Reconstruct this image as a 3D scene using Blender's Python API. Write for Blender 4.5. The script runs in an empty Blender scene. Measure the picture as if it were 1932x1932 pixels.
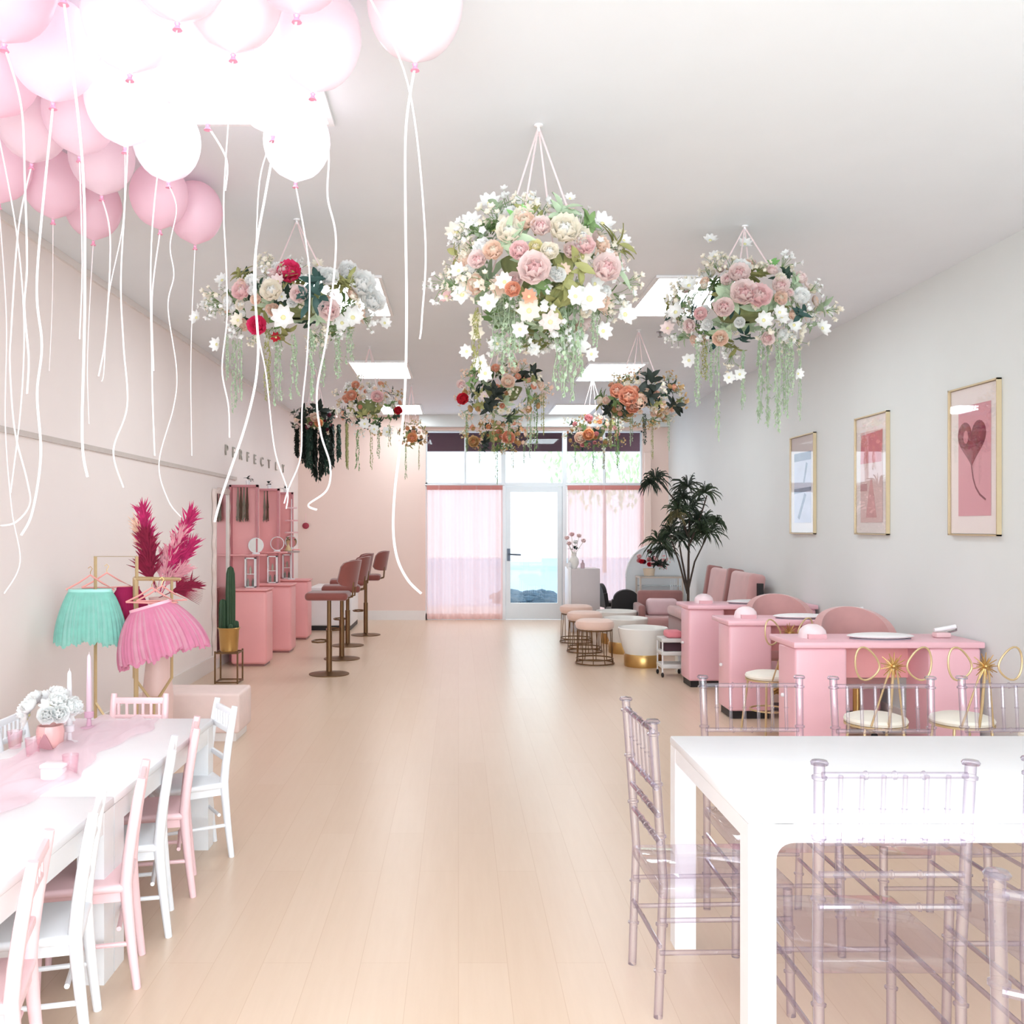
import bpy, bmesh, math, random
from mathutils import Vector, Matrix, Euler
PI = math.pi
random.seed(7)
SC = bpy.context.scene
COL = SC.collection

# ------------------------------------------------------------------ camera, light, exposure
F = 1800.0                      # focal length in pixels of the 1932 px frame
VX, VY, CH = 865.0, 992.0, 1.52  # vanishing point and eye height
cam_d = bpy.data.cameras.new('camera'); cam = bpy.data.objects.new('camera', cam_d); COL.objects.link(cam)
cam.location = (0, 0, CH); cam.rotation_euler = (PI/2, 0, 0)
cam_d.sensor_width = 36; cam_d.lens = 36*F/1932
cam_d.shift_x = (966-VX)/1932; cam_d.shift_y = (VY-966)/1932
cam_d.clip_start = 0.05; cam_d.clip_end = 300
SC.camera = cam
SC.view_settings.view_transform = 'Standard'; SC.view_settings.look = 'None'
SC.view_settings.gamma = 1; SC.view_settings.use_curve_mapping = False
SC.view_settings.exposure = 0.56
w = bpy.data.worlds.new('sky'); SC.world = w; w.use_nodes = True
bg = w.node_tree.nodes['Background']; bg.inputs['Color'].default_value = (0.88, 0.95, 1.0, 1); bg.inputs['Strength'].default_value = 1.8
PANEL_STRENGTH = 7.6
def area(name, loc, rot, sx, sy, power, color):
    d = bpy.data.lights.new(name, 'AREA'); d.shape = 'RECTANGLE'; d.size = sx; d.size_y = sy; d.energy = power; d.color = color
    o = bpy.data.objects.new(name, d); COL.objects.link(o); o.location = loc; o.rotation_euler = rot
    return o
# daylight of the shop's other glass front, behind the camera
area('front_window_daylight', (0.4, -2.6, 1.6), (math.radians(90), 0, 0), 5.4, 2.7, 285, (0.80, 0.93, 1.0))
sun_d = bpy.data.lights.new('sun', 'SUN'); sun_d.energy = 2.0; sun_d.angle = 0.02
sun = bpy.data.objects.new('sun', sun_d); COL.objects.link(sun); sun.location = (5, 25, 12); sun.rotation_euler = (math.radians(35), math.radians(25), 0)

# ------------------------------------------------------------------ helpers
def lin(h):
    if isinstance(h, str):
        h = h.lstrip('#'); v = [int(h[i:i+2], 16)/255 for i in (0, 2, 4)]
        return tuple(((c+0.055)/1.055)**2.4 if c > 0.04045 else c/12.92 for c in v)
    return tuple(h)
MATS = {}
def mat(name, color, rough=0.5, metal=0.0, noise=0.03, scale=12, bump=0.0, spec=0.5, sheen=0, transl=0, emit=None):
    if name in MATS: return MATS[name]
    m = bpy.data.materials.new(name); m.use_nodes = True; nt = m.node_tree; N = nt.nodes; L = nt.links
    b = N['Principled BSDF']; c = lin(color)
    tc = N.new('ShaderNodeTexCoord'); nz = N.new('ShaderNodeTexNoise'); nz.inputs['Scale'].default_value = scale; nz.inputs['Detail'].default_value = 3
    L.new(tc.outputs['Object'], nz.inputs['Vector'])
    mx = N.new('ShaderNodeMix'); mx.data_type = 'RGBA'
    mx.inputs['A'].default_value = tuple(max(0, x*(1-noise*2)) for x in c)+(1,)
    mx.inputs['B'].default_value = tuple(min(1, x*(1+noise*2)) for x in c)+(1,)
    L.new(nz.outputs['Fac'], mx.inputs['Factor'])
    L.new(mx.outputs['Result'], b.inputs['Base Color'])
    b.inputs['Roughness'].default_value = rough; b.inputs['Metallic'].default_value = metal
    b.inputs['Specular IOR Level'].default_value = spec
    if sheen: b.inputs['Sheen Weight'].default_value = sheen
    if bump:
        bp = N.new('ShaderNodeBump'); bp.inputs['Strength'].default_value = bump; bp.inputs['Distance'].default_value = 0.01
        L.new(nz.outputs['Fac'], bp.inputs['Height']); L.new(bp.outputs['Normal'], b.inputs['Normal'])
    if transl:
        t = N.new('ShaderNodeBsdfTranslucent'); L.new(mx.outputs['Result'], t.inputs['Color'])
        ms = N.new('ShaderNodeMixShader'); ms.inputs[0].default_value = transl
        L.new(b.outputs[0], ms.inputs[1]); L.new(t.outputs[0], ms.inputs[2]); L.new(ms.outputs[0], N['Material Output'].inputs[0])
    if emit:
        b.inputs['Emission Color'].default_value = c+(1,); b.inputs['Emission Strength'].default_value = emit
    MATS[name] = m
    return m
def clear_mat(name, tint, fac_gloss=0.9, edge='#c9b8cf', rough=0.03, edgeamt=0.55, base=0.0, basecol='#ffffff'):
    """clear plastic / glass: tinted see-through body, glossy fresnel, denser at grazing angles"""
    if name in MATS: return MATS[name]
    m = bpy.data.materials.new(name); m.use_nodes = True; nt = m.node_tree; N = nt.nodes; L = nt.links
    N.remove(N['Principled BSDF']); out = N['Material Output']
    lw = N.new('ShaderNodeLayerWeight'); lw.inputs['Blend'].default_value = 0.68
    mx = N.new('ShaderNodeMix'); mx.data_type = 'RGBA'
    mx.inputs['A'].default_value = lin(tint)+(1,); mx.inputs['B'].default_value = lin(edge)+(1,)
    mul = N.new('ShaderNodeMath'); mul.operation = 'MULTIPLY'; mul.inputs[1].default_value = edgeamt
    L.new(lw.outputs['Facing'], mul.inputs[0]); L.new(mul.outputs[0], mx.inputs['Factor'])
    tr = N.new('ShaderNodeBsdfTransparent'); L.new(mx.outputs['Result'], tr.inputs[0])
    last = tr.outputs[0]
    if base:
        df = N.new('ShaderNodeBsdfDiffuse'); df.inputs[0].default_value = lin(basecol)+(1,)
        tl = N.new('ShaderNodeBsdfTranslucent'); tl.inputs[0].default_value = lin(basecol)+(1,)
        ad = N.new('ShaderNodeMixShader'); ad.inputs[0].default_value = 0.5; L.new(df.outputs[0], ad.inputs[1]); L.new(tl.outputs[0], ad.inputs[2])
        m0 = N.new('ShaderNodeMixShader'); m0.inputs[0].default_value = base; L.new(last, m0.inputs[1]); L.new(ad.outputs[0], m0.inputs[2]); last = m0.outputs[0]
    gl = N.new('ShaderNodeBsdfGlossy'); gl.inputs['Roughness'].default_value = rough
    l2 = N.new('ShaderNodeLayerWeight'); l2.inputs['Blend'].default_value = .5     # Schlick, the same on both faces of the pane
    pw = N.new('ShaderNodeMath'); pw.operation = 'POWER'; pw.inputs[1].default_value = 5; L.new(l2.outputs['Facing'], pw.inputs[0])
    fr = N.new('ShaderNodeMath'); fr.operation = 'MULTIPLY_ADD'; fr.inputs[1].default_value = .96; fr.inputs[2].default_value = .04; L.new(pw.outputs[0], fr.inputs[0])
    mg = N.new('ShaderNodeMath'); mg.operation = 'MULTIPLY'; mg.inputs[1].default_value = fac_gloss; L.new(fr.outputs[0], mg.inputs[0])
    ms = N.new('ShaderNodeMixShader'); L.new(mg.outputs[0], ms.inputs[0]); L.new(last, ms.inputs[1]); L.new(gl.outputs[0], ms.inputs[2])
    L.new(ms.outputs[0], out.inputs[0])
    MATS[name] = m
    return m

def T(x=0, y=0, z=0, rx=0, ry=0, rz=0, s=1):
    sc = Matrix.Diagonal((s, s, s, 1)) if not isinstance(s, tuple) else Matrix.Diagonal(s+(1,))
    return Matrix.Translation((x, y, z)) @ Euler((rx, ry, rz)).to_matrix().to_4x4() @ sc
def align(d, roll=0):
    """matrix turning +Z onto d"""
    q = Vector(d).to_track_quat('Z', 'Y').to_matrix().to_4x4()
    return q @ Matrix.Rotation(roll, 4, 'Z')

class MB:
    def __init__(s): s.v = []; s.f = []; s.m = []; s.mi = 0
    def add(s, vs, fs, M=None):
        n = len(s.v)
        for p in vs:
            p = Vector(p)
            if M is not None: p = M @ p
            s.v.append(tuple(p))
        for f in fs: s.f.append([n+i for i in f]); s.m.append(s.mi)
        return s
    def box(s, x0, x1, y0, y1, z0, z1, M=None):
        vs = [(x, y, z) for x in (x0, x1) for y in (y0, y1) for z in (z0, z1)]
        return s.add(vs, [(0,1,3,2),(4,6,7,5),(0,4,5,1),(2,3,7,6),(0,2,6,4),(1,5,7,3)], M)
    def rbox(s, x0, x1, y0, y1, z0, z1, r=0.01, seg=2, M=None):
        bm = bmesh.new(); bmesh.ops.create_cube(bm, size=1)
        for v in bm.verts:
            v.co = Vector(((x0+x1)/2+v.co.x*(x1-x0), (y0+y1)/2+v.co.y*(y1-y0), (z0+z1)/2+v.co.z*(z1-z0)))
        r = min(r, (x1-x0)*.49, (y1-y0)*.49, (z1-z0)*.49)
        bmesh.ops.bevel(bm, geom=list(bm.edges), offset=r, segments=seg, profile=0.5, affect='EDGES')
        bm.verts.index_update()
        s.add([v.co for v in bm.verts], [[v.index for v in f.verts] for f in bm.faces], M); bm.free(); return s
    def tube(s, pts, r, n=8, closed=False, M=None, cap=True):
        pts = [Vector(p) for p in pts]; k = len(pts); rs = r if isinstance(r, (list, tuple)) else [r]*k
        vs = []; prev = None
        for i, p in enumerate(pts):
            if closed: d = pts[(i+1) % k]-pts[i-1]
            else: d = pts[min(i+1, k-1)]-pts[max(i-1, 0)]
            if d.length < 1e-9: d = Vector((0, 0, 1))
            d.normalize()
            if prev is None:
                a = Vector((0, 0, 1)) if abs(d.z) < .9 else Vector((1, 0, 0))
                u = d.cross(a).normalized()
            else:
                u = (prev-d*prev.dot(d))
                u = u.normalized() if u.length > 1e-6 else d.orthogonal().normalized()
            prev = u; w2 = d.cross(u)
            for j in range(n):
                a = 2*PI*j/n; vs.append(p+(u*math.cos(a)+w2*math.sin(a))*rs[i])
        fs = []
        for i in range(k if closed else k-1):
            i2 = (i+1) % k
            for j in range(n): fs.append((i*n+j, i*n+(j+1) % n, i2*n+(j+1) % n, i2*n+j))
        if cap and not closed: fs.append(tuple(range(n))[::-1]); fs.append(tuple((k-1)*n+j for j in range(n)))
        return s.add(vs, fs, M)
    def lathe(s, prof, n=24, M=None, mod=None, closed=False):
        vs = []; fs = []; k = len(prof)
        for i, (r, z) in enumerate(prof):
            for j in range(n):
                a = 2*PI*j/n; rr = r*(mod(a, i/(k-1)) if mod else 1)
                vs.append((rr*math.cos(a), rr*math.sin(a), z))
        for i in range(k-1):
            for j in range(n): fs.append((i*n+j, i*n+(j+1) % n, (i+1)*n+(j+1) % n, (i+1)*n+j))
        return s.add(vs, fs, M)
    def ball(s, c, r, nu=12, nv=8, M=None):
        rx, ry, rz = r if isinstance(r, tuple) else (r, r, r)
        vs = [(c[0], c[1], c[2]-rz)]; fs = []
        for i in range(1, nv):
            t = PI*i/nv
            for j in range(nu):
                a = 2*PI*j/nu; vs.append((c[0]+rx*math.sin(t)*math.cos(a), c[1]+ry*math.sin(t)*math.sin(a), c[2]-rz*math.cos(t)))
        vs.append((c[0], c[1], c[2]+rz)); e = len(vs)-1
        for j in range(nu):
            fs.append((0, 1+(j+1) % nu, 1+j)); b = 1+(nv-2)*nu; fs.append((e, b+j, b+(j+1) % nu))
        for i in range(nv-2):
            for j in range(nu):
                a = 1+i*nu; b = a+nu; fs.append((a+j, a+(j+1) % nu, b+(j+1) % nu, b+j))
        return s.add(vs, fs, M)
    def strip(s, pts, wid, nrm=(0, 1, 0), M=None):
        """flat ribbon along pts, width vectors perpendicular to path and nrm"""
        pts = [Vector(p) for p in pts]; nrm = Vector(nrm); vs = []; k = len(pts)
        for i, p in enumerate(pts):
            d = (pts[min(i+1, k-1)]-pts[max(i-1, 0)]).normalized()
            wv = wid[i] if isinstance(wid, (list, tuple)) else wid
            u = d.cross(nrm)
            u = u.normalized() if u.length > 1e-5 else d.orthogonal().normalized()
            vs += [p-u*wv/2, p+u*wv/2]
        return s.add(vs, [(2*i, 2*i+1, 2*i+3, 2*i+2) for i in range(k-1)], M)
    def grid(s, fn, nu, nv, M=None):
        vs = [fn(i/nu, j/nv) for i in range(nu+1) for j in range(nv+1)]
        fs = [(i*(nv+1)+j, (i+1)*(nv+1)+j, (i+1)*(nv+1)+j+1, i*(nv+1)+j+1) for i in range(nu) for j in range(nv)]
        return s.add(vs, fs, M)
    def prism(s, poly, axis, a0, a1, M=None):
        """extrude 2-D polygon; axis 'x','y','z' is the extrusion axis"""
        def P(u, v, a): return {'x': (a, u, v), 'y': (u, a, v), 'z': (u, v, a)}[axis]
        n = len(poly); vs = [P(u, v, a0) for u, v in poly]+[P(u, v, a1) for u, v in poly]
        fs = [tuple(range(n))[::-1], tuple(range(n, 2*n))]+[(i, (i+1) % n, n+(i+1) % n, n+i) for i in range(n)]
        return s.add(vs, fs, M)
    def mesh(s, name, mats, smooth=True, ang=40, fixn=True):
        me = bpy.data.meshes.new(name); me.from_pydata(s.v, [], s.f)
        if not isinstance(mats, (list, tuple)): mats = [mats]
        for m in mats: me.materials.append(m)
        me.polygons.foreach_set('material_index', s.m)
        if fixn:
            bm = bmesh.new(); bm.from_mesh(me); bmesh.ops.recalc_face_normals(bm, faces=bm.faces); bm.to_mesh(me); bm.free()
        if smooth:
            me.shade_smooth()
            me.set_sharp_from_angle(angle=math.radians(ang))
        me.update(); return me
    def build(s, name, mats, parent=None, smooth=True, ang=40, fixn=True, label=None):
        me = s.mesh(name, mats, smooth, ang, fixn); return inst(name, me, parent, label=label)
def inst(name, me, parent=None, M=None, label=None):
    o = bpy.data.objects.new(name, me); COL.objects.link(o)
    if parent is not None: o.parent = parent
    if M is not None: o.matrix_basis = M
    if label: o['label'] = label
    return o
def tag(o, label=None, cat=None, group=None, kind=None):
    if label: o['label'] = label
    if cat: o['category'] = cat
    if group: o['group'] = group
    if kind: o['kind'] = kind
    return o
def thing(name, label, cat, loc=(0, 0, 0), rz=0, group=None, rot=None):
    o = bpy.data.objects.new(name, None); COL.objects.link(o); o.empty_display_size = .05
    o.location = loc; o.rotation_euler = rot if rot else (0, 0, rz)
    return tag(o, label, cat, group)
def dup(o, parent=None):
    c = o.copy(); COL.objects.link(c)
    if parent is not None: c.parent = parent
    for ch in o.children: dup(ch, c)
    return c
def place(o, loc, rz=0, label=None, scale=None):
    o.location = loc; o.rotation_euler = (0, 0, rz)
    if label: o['label'] = label
    if scale: o.scale = scale
    return o
def struct(name, mb, m, smooth=False, label=None):
    o = mb.build(name, m, None, smooth=smooth); o['kind'] = 'structure'
    if label: o['label'] = label
    return o
def P(px, py, s): return Vector(((px-VX)/s, F/s, CH-(py-VY)/s))

# ------------------------------------------------------------------ materials
white = mat('white_paint', '#f4f2f3', .35, noise=.01)
ceil_m = mat('ceiling_paint', '#eff2f6', .8, noise=.01, scale=3, bump=.05)
wl_m = mat('cream_pink_wall', '#fbeeea', .7, noise=.012, scale=2, bump=.04)
wb_m = mat('pink_wall', '#f2d8cd', .7, noise=.012, scale=2, bump=.04)
wr_m = mat('pale_grey_wall', '#e6e8e6', .6, noise=.012, scale=2, bump=.04)
trim_m = mat('trim_white', '#efe6e2', .4, noise=.01)
gold = mat('brass', '#c9a266', .3, metal=.9, noise=.04)
gold_p = mat('gold_satin', '#d2b78c', .4, metal=.45, noise=.04)
pink_lac = mat('pink_lacquer', '#f7c0ca', .32, noise=.012, scale=4)
pink_dk = mat('deep_pink_lacquer', '#f5aaaa', .4, noise=.02, scale=4)
blk = mat('black_matte', '#161214', .5)
rose_v = mat('rose_velvet', '#cf9c99', .75, noise=.07, scale=6, sheen=.5)
rose_d = mat('dusty_rose_velvet', '#9c6a66', .75, noise=.07, scale=6, sheen=.4)
rust = mat('rust_velvet', '#84423a', .7, noise=.07, scale=9, sheen=.4)
bronze = mat('aged_brass', '#76583a', .38, metal=.7, noise=.05)
acry = clear_mat('clear_acrylic', '#fffdff', 2.0, edge='#b09cbd', edgeamt=.6, base=.06, basecol='#faf5fb')
acry_seat = clear_mat('clear_acrylic_seat', '#fdfbfd', 1.0, edge='#e4dae9', edgeamt=.3, base=.012, basecol='#faf5fb')
glass = clear_mat('window_glass', '#fbfdfd', .9, edge='#f0f6f6', rough=.0, edgeamt=.2)
kid_w = mat('white_kids_chair', '#f6f6f9', .35, noise=.01)
kid_p = mat('pink_kids_chair', '#f9d0d3', .35, noise=.01)
mirror_m = mat('mirror', '#e8ecec', .02, metal=1, noise=0)

# ------------------------------------------------------------------ room
XL, XR, YB, YN, H = -2.59, 3.39, 15.4, -3.0, 3.30
def floor_mat():
    m = bpy.data.materials.new('light_oak_planks'); m.use_nodes = True; N = m.node_tree.nodes; L = m.node_tree.links; b = N['Principled BSDF']
    tc = N.new('ShaderNodeTexCoord'); mp = N.new('ShaderNodeMapping'); mp.inputs['Rotation'].default_value = (0, 0, PI/2)
    L.new(tc.outputs['Object'], mp.inputs[0])
    br = N.new('ShaderNodeTexBrick'); br.inputs['Scale'].default_value = 1; br.inputs['Brick Width'].default_value = 1.4; br.inputs['Row Height'].default_value = .17
    br.inputs['Mortar Size'].default_value = .0015; br.inputs['Mortar Smooth'].default_value = .6; br.offset = .37
    br.inputs['Color1'].default_value = lin('#e2c8b1')+(1,); br.inputs['Color2'].default_value = lin('#dfc4ac')+(1,); br.inputs['Mortar'].default_value = lin('#d3b499')+(1,)
    L.new(mp.outputs[0], br.inputs['Vector'])
    m2 = N.new('ShaderNodeMapping'); m2.inputs['Scale'].default_value = (14, .9, 1); L.new(tc.outputs['Object'], m2.inputs[0])
    nz = N.new('ShaderNodeTexNoise'); nz.inputs['Scale'].default_value = 2.2; nz.inputs['Detail'].default_value = 6; nz.inputs['Roughness'].default_value = .65; L.new(m2.outputs[0], nz.inputs[0])
    mx = N.new('ShaderNodeMix'); mx.data_type = 'RGBA'; mx.blend_type = 'MULTIPLY'; mx.inputs['Factor'].default_value = .30
    cr = N.new('ShaderNodeValToRGB'); cr.color_ramp.elements[0].position = .3; cr.color_ramp.elements[0].color = (.88, .83, .78, 1); cr.color_ramp.elements[1].position = .7; cr.color_ramp.elements[1].color = (1, 1, 1, 1)
    L.new(nz.outputs['Fac'], cr.inputs[0]); L.new(br.outputs['Color'], mx.inputs['A']); L.new(cr.outputs[0], mx.inputs['B'])
    L.new(mx.outputs['Result'], b.inputs['Base Color']); b.inputs['Roughness'].default_value = .29; b.inputs['Specular IOR Level'].default_value = .5
    return m
struct('floor', MB().box(XL-.1, XR+.1, YN, YB+.1, -.1, 0), floor_mat())
struct('ceiling', MB().box(XL-.1, XR+.1, YN, YB+.1, H, H+.1), ceil_m)
mb = MB().box(XL-.1, XL, YN, YB+.1, 0, H); struct('wall_left', mb, wl_m)
struct('wall_right', MB().box(XR, XR+.1, YN, YB+.1, 0, H), wr_m)
struct('wall_near', MB().box(XL-.1, XR+.1, YN-.1, YN, 0, H), ceil_m)
def bx(px): return (px-VX)/117.0   # metres on the street wall (117 px per metre there)
X0, X1 = bx(803), bx(1213)
mb = MB().box(XL-.1, X0, YB, YB+.15, 0, H); mb.box(X0, X1, YB, YB+.15, CH+(VY-812)/117, H); mb.box(X1, XR+.1, YB, YB+.15, 0, H)
struct('wall_back', mb, wb_m)
# soffit step and cornice over the shopfront
struct('trim_4', MB().box(X0-.1, XR, YB-.14, YB-.001, CH+(VY-806)/117, H-.001), wr_m)
struct('trim_1', MB().box(XL, XL+.014, YN, 11.1, 2.05, 2.085), mat('rail_grey', '#d3c6bf', .5))
struct('trim_3', MB().box(XL, XL+.02, YN, 12.6, H-.05, H-.001).box(XL, XL+.02, 12.6, YB, H-.05, H-.001), trim_m)
struct('baseboard_left', MB().box(XL, XL+.016, YN, YB, 0, .15), trim_m)
struct('baseboard_right', MB().box(XR-.016, XR, YN, YB, 0, .12), trim_m)
struct('baseboard_back', MB().box(XL+.016, X0, YB-.016, YB, 0, .15).box(X1, XR-.016, YB-.016, YB, 0, .12), trim_m)
# pale right pier beside the shopfront
struct('trim_2', MB().rbox(X1+.01, X1+.12, YB-.1, YB-.002, 0, H-.6, .01), wb_m)

# shopfront: frame, clear panes, door
ZT, ZH, ZD = CH+(VY-812)/117, CH+(VY-858)/117, CH+(VY-914)/117   # 3.06, 2.66, 2.18
alu = mat('white_aluminium', '#dfe3e6', .35, metal=.1, noise=.01)
win = tag(bpy.data.objects.new('window_1', None), kind='structure'); COL.objects.link(win); win.location = (0, YB+.07, 0)
mb = MB()
for px, wd in ((803, .05), (1213, .05)): mb.box(bx(px)-wd/2, bx(px)+wd/2, -.04, .04, 0, ZT)
mb.box(X0, X1, -.04, .04, ZD-.03, ZD+.03); mb.box(X0, X1, -.04, .04, ZT-.03, ZT)
for px in (878, 1141): mb.box(bx(px)-.018, bx(px)+.018, -.03, .03, ZD, ZT)
for px in (950, 1066): mb.box(bx(px)-.035, bx(px)+.035, -.05, .05, 0, ZT)
mb.box(X0, bx(950), -.04, .04, 0, .1); mb.box(bx(1066), X1, -.04, .04, 0, .1)
mb.build('window_frame', alu, win, smooth=False)
for a, b_ in ((803, 878), (878, 950), (950, 1066), (1066, 1141), (1141, 1213)):
    MB().box(bx(a)+.03, bx(b_)-.03, -.004, .004, ZD+.03, ZT-.03).build('transom_pane', glass, win, smooth=False)
for a, b_ in ((803, 950), (1066, 1213)):
    MB().box(bx(a)+.03, bx(b_)-.04, -.004, .004, .1, ZD-.03).build('window_pane', glass, win, smooth=False)
door = tag(bpy.data.objects.new('door_1', None), kind='structure'); COL.objects.link(door); door.location = (0, YB+.07, 0)
da, db = bx(950)+.04, bx(1066)-.04
mb = MB(); mb.box(da, da+.075, -.03, .03, .01, ZD-.035); mb.box(db-.075, db, -.03, .03, .01, ZD-.035); mb.box(da+.075, db-.075, -.03, .03, ZD-.12, ZD-.035); mb.box(da+.075, db-.075, -.03, .03, .01, .27)
mb.build('door_frame', alu, door, smooth=False)
MB().box(da+.07, db-.07, -.004, .004, .26, ZD-.11).build('door_pane', glass, door, smooth=False)
mb = MB().tube([(da+.05, -.03, 1.06), (da+.05, -.09, 1.06), (da+.24, -.09, 1.05)], .014, 8); mb.box(da+.02, da+.07, -.045, -.03, .95, 1.15)
mb.build('door_handle', mat('dark_grey_metal', '#5d6470', .4, metal=.6), door)

# sheer pink curtains
def sheer(name, c, tr=.3):
    m = bpy.data.materials.new(name); m.use_nodes = True; N = m.node_tree.nodes; L = m.node_tree.links; N.remove(N['Principled BSDF'])
    d = N.new('ShaderNodeBsdfDiffuse'); t = N.new('ShaderNodeBsdfTranslucent'); p = N.new('ShaderNodeBsdfTransparent')
    wv = N.new('ShaderNodeTexNoise'); wv.inputs['Scale'].default_value = 60
    mx = N.new('ShaderNodeMix'); mx.data_type = 'RGBA'; mx.inputs['A'].default_value = tuple(x*.96 for x in lin(c))+(1,); mx.inputs['B'].default_value = lin(c)+(1,); L.new(wv.outputs['Fac'], mx.inputs['Factor'])
    L.new(mx.outputs['Result'], d.inputs[0]); L.new(mx.outputs['Result'], t.inputs[0]); p.inputs[0].default_value = lin('#fff1f0')+(1,)
    a = N.new('ShaderNodeMixShader'); a.inputs[0].default_value = .6; L.new(d.outputs[0], a.inputs[1]); L.new(t.outputs[0], a.inputs[2])
    b = N.new('ShaderNodeMixShader'); b.inputs[0].default_value = tr; L.new(a.outputs[0], b.inputs[1]); L.new(p.outputs[0], b.inputs[2])
    L.new(b.outputs[0], N['Material Output'].inputs[0]); return m
curt = sheer('sheer_pink', '#fbd6d1', .22)
def curtain(x0, x1, label, seed):
    rnd = random.Random(seed); ph = [rnd.uniform(0, 6) for _ in range(3)]
    root = thing('curtain', label, 'curtain', ((x0+x1)/2, YB-.06, 0), group='sheer pink curtains on the shopfront')
    W = x1-x0; n = 160
    def fn(u, v):
        a = (0.018*math.sin(u*W*52+ph[0])+.012*math.sin(u*W*31+ph[1]))*(1+.25*v)
        return (-W/2+u*W, a, ZD-.02-v*(ZD-.04))
    MB().grid(fn, n, 8).build('curtain_panel', curt, root, ang=180)
    MB().box(-W/2, W/2, -.022, .022, ZD-.09, ZD-.02).build('curtain_heading', sheer('sheer_heading', '#ecb7b0', .05), root, smooth=False)
    MB().tube([(-W/2-.03, 0, ZD-.01), (W/2+.03, 0, ZD-.01)], .012, 8).build('curtain_rod', alu, root)
curtain(X0+.02, bx(948), 'sheer pink curtain left of the glass door', 1)
curtain(bx(1070), X1-.01, 'sheer pink curtain right of the glass door, behind the grey counter', 2)

# street outside
pave = mat('pale_blue_grey_asphalt', '#86a9c9', .8, noise=.03, scale=.5)
tag(MB().box(-40, 40, YB+.15, 18.3, -.16, -.03).build('pavement', mat('concrete', '#b9c1c9', .8, scale=1), smooth=False), kind='structure')
tag(MB().box(-40, 40, 18.3, 120, -.2, -.05).build('street', pave, smooth=False), kind='structure')
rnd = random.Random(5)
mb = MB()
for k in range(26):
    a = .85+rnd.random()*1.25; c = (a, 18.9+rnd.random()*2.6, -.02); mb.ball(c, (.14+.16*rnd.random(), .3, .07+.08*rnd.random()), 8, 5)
tag(mb.build('dark_strip', mat('dark_slate_blue', '#2c4659', .9, noise=.3, scale=9)), 'low dark slate blue strip on the ground outside the glass door', 'ground cover', kind='stuff')  # uneven dark slate-blue strip of low mounds on the street
tag(MB().rbox(-14, 16, 46, 52, -.1, 7.5, .1).build('building', mat('white_render', '#f4f4f2', .8, scale=.4), smooth=False), 'white building across the street seen through the shopfront', 'building')
mb = MB(); mb.box(X0-.3, X1+.3, YB+1.1, YB+1.2, CH+(VY-812)/112, CH+.05+(VY-858)/108)
aw = tag(mb.build('awning', mat('plum_canvas', '#5a3646', .8, scale=4), smooth=False), 'dark plum awning band hanging outside above the shopfront', 'awning')
mb = MB().box(X0-.3, X1+.3, YB+.16, YB+1.2, CH+(VY-812)/112, CH+.06+(VY-812)/112); mb.build('awning_roof', mat('plum_canvas', '#5a3646'), aw, smooth=False)
def leafball(mb, c, R, n, rnd, ls=.12):
    for k in range(n):
        d = Vector((rnd.gauss(0, 1), rnd.gauss(0, 1), rnd.gauss(0, 1))).normalized()*R*rnd.uniform(.6, 1)
        M = Matrix.Translation(Vector(c)+d) @ align((rnd.gauss(0, 1), rnd.gauss(0, 1), rnd.gauss(0, 1)))
        mb.add([(-ls*.4, 0, 0), (0, -ls, .02), (ls*.4, 0, 0), (0, ls, .02)], [(0, 1, 2, 3)], M)
tgreen = mat('street_tree_leaves', '#c4e3a6', .6, noise=.2, scale=3, transl=.5)
for i, (x, y, z, R, lb) in enumerate(((4.9, 32, 4.1, 2.1, 'pale green street tree seen through the right half of the transom'),)):
    t = thing('street_tree', lb, 'tree', (x, y, -.05), group=None)
    mb = MB(); leafball(mb, (0, 0, z), R, 900, rnd, .15); mb.build('crown', tgreen, t, smooth=False, fixn=False)
    MB().tube([(0, 0, 0), (0, 0, z-R*.3)], [.07, .04], 8).build('trunk', mat('bark', '#6e5a48', .9), t)

# ------------------------------------------------------------------ ceiling light panels
em = bpy.data.materials.new('light_diffuser'); em.use_nodes = True; N = em.node_tree.nodes; L = em.node_tree.links; N.remove(N['Principled BSDF'])
e = N.new('ShaderNodeEmission'); e.inputs[0].default_value = (.85, .95, 1, 1); e.inputs[1].default_value = PANEL_STRENGTH; L.new(e.outputs[0], N['Material Output'].inputs[0])
def ceiling_light(x0, y0, y1, label):
    t = thing('ceiling_light', label, 'ceiling light', (x0+.305, (y0+y1)/2, H), group='square light panels in the ceiling')
    a = (y1-y0)/2
    mb = MB()
    for q in ((-.33, .33, -a-.025, -a), (-.33, .33, a, a+.025), (-.33, -.305, -a, a), (.305, .33, -a, a)): mb.box(q[0], q[1], q[2], q[3], -.02, -.001)
    mb.build('frame', white, t, smooth=False)
    MB().box(-.305, .305, -a, a, -.012, -.002).build('diffuser', em, t, smooth=False)
ceiling_light(-1.18, 3.15, 4.18, 'bright ceiling light panel above the pink balloons')
ceiling_light(-1.18, 6.8, 8.0, 'bright ceiling light panel behind the left hanging flowers with magenta blooms')
ceiling_light(-1.18, 10.3, 11.4, 'bright ceiling light panel above the peach flowers on the left')
ceiling_light(-1.18, 13.95, 15.05, 'smallest left ceiling light panel, near the shopfront')
ceiling_light(1.43, 6.8, 8.0, 'bright ceiling light panel left of the right-hand hanging flowers')
ceiling_light(1.43, 10.4, 11.6, 'bright ceiling light panel above the coral flowers on the right')
ceiling_light(1.43, 13.95, 15.05, 'smallest right ceiling light panel, near the shopfront')
t = thing('sprinkler_head', 'small metal sprinkler head on the ceiling left of the right hanging flowers', 'sprinkler', (1.85, 8.75, H))
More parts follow.
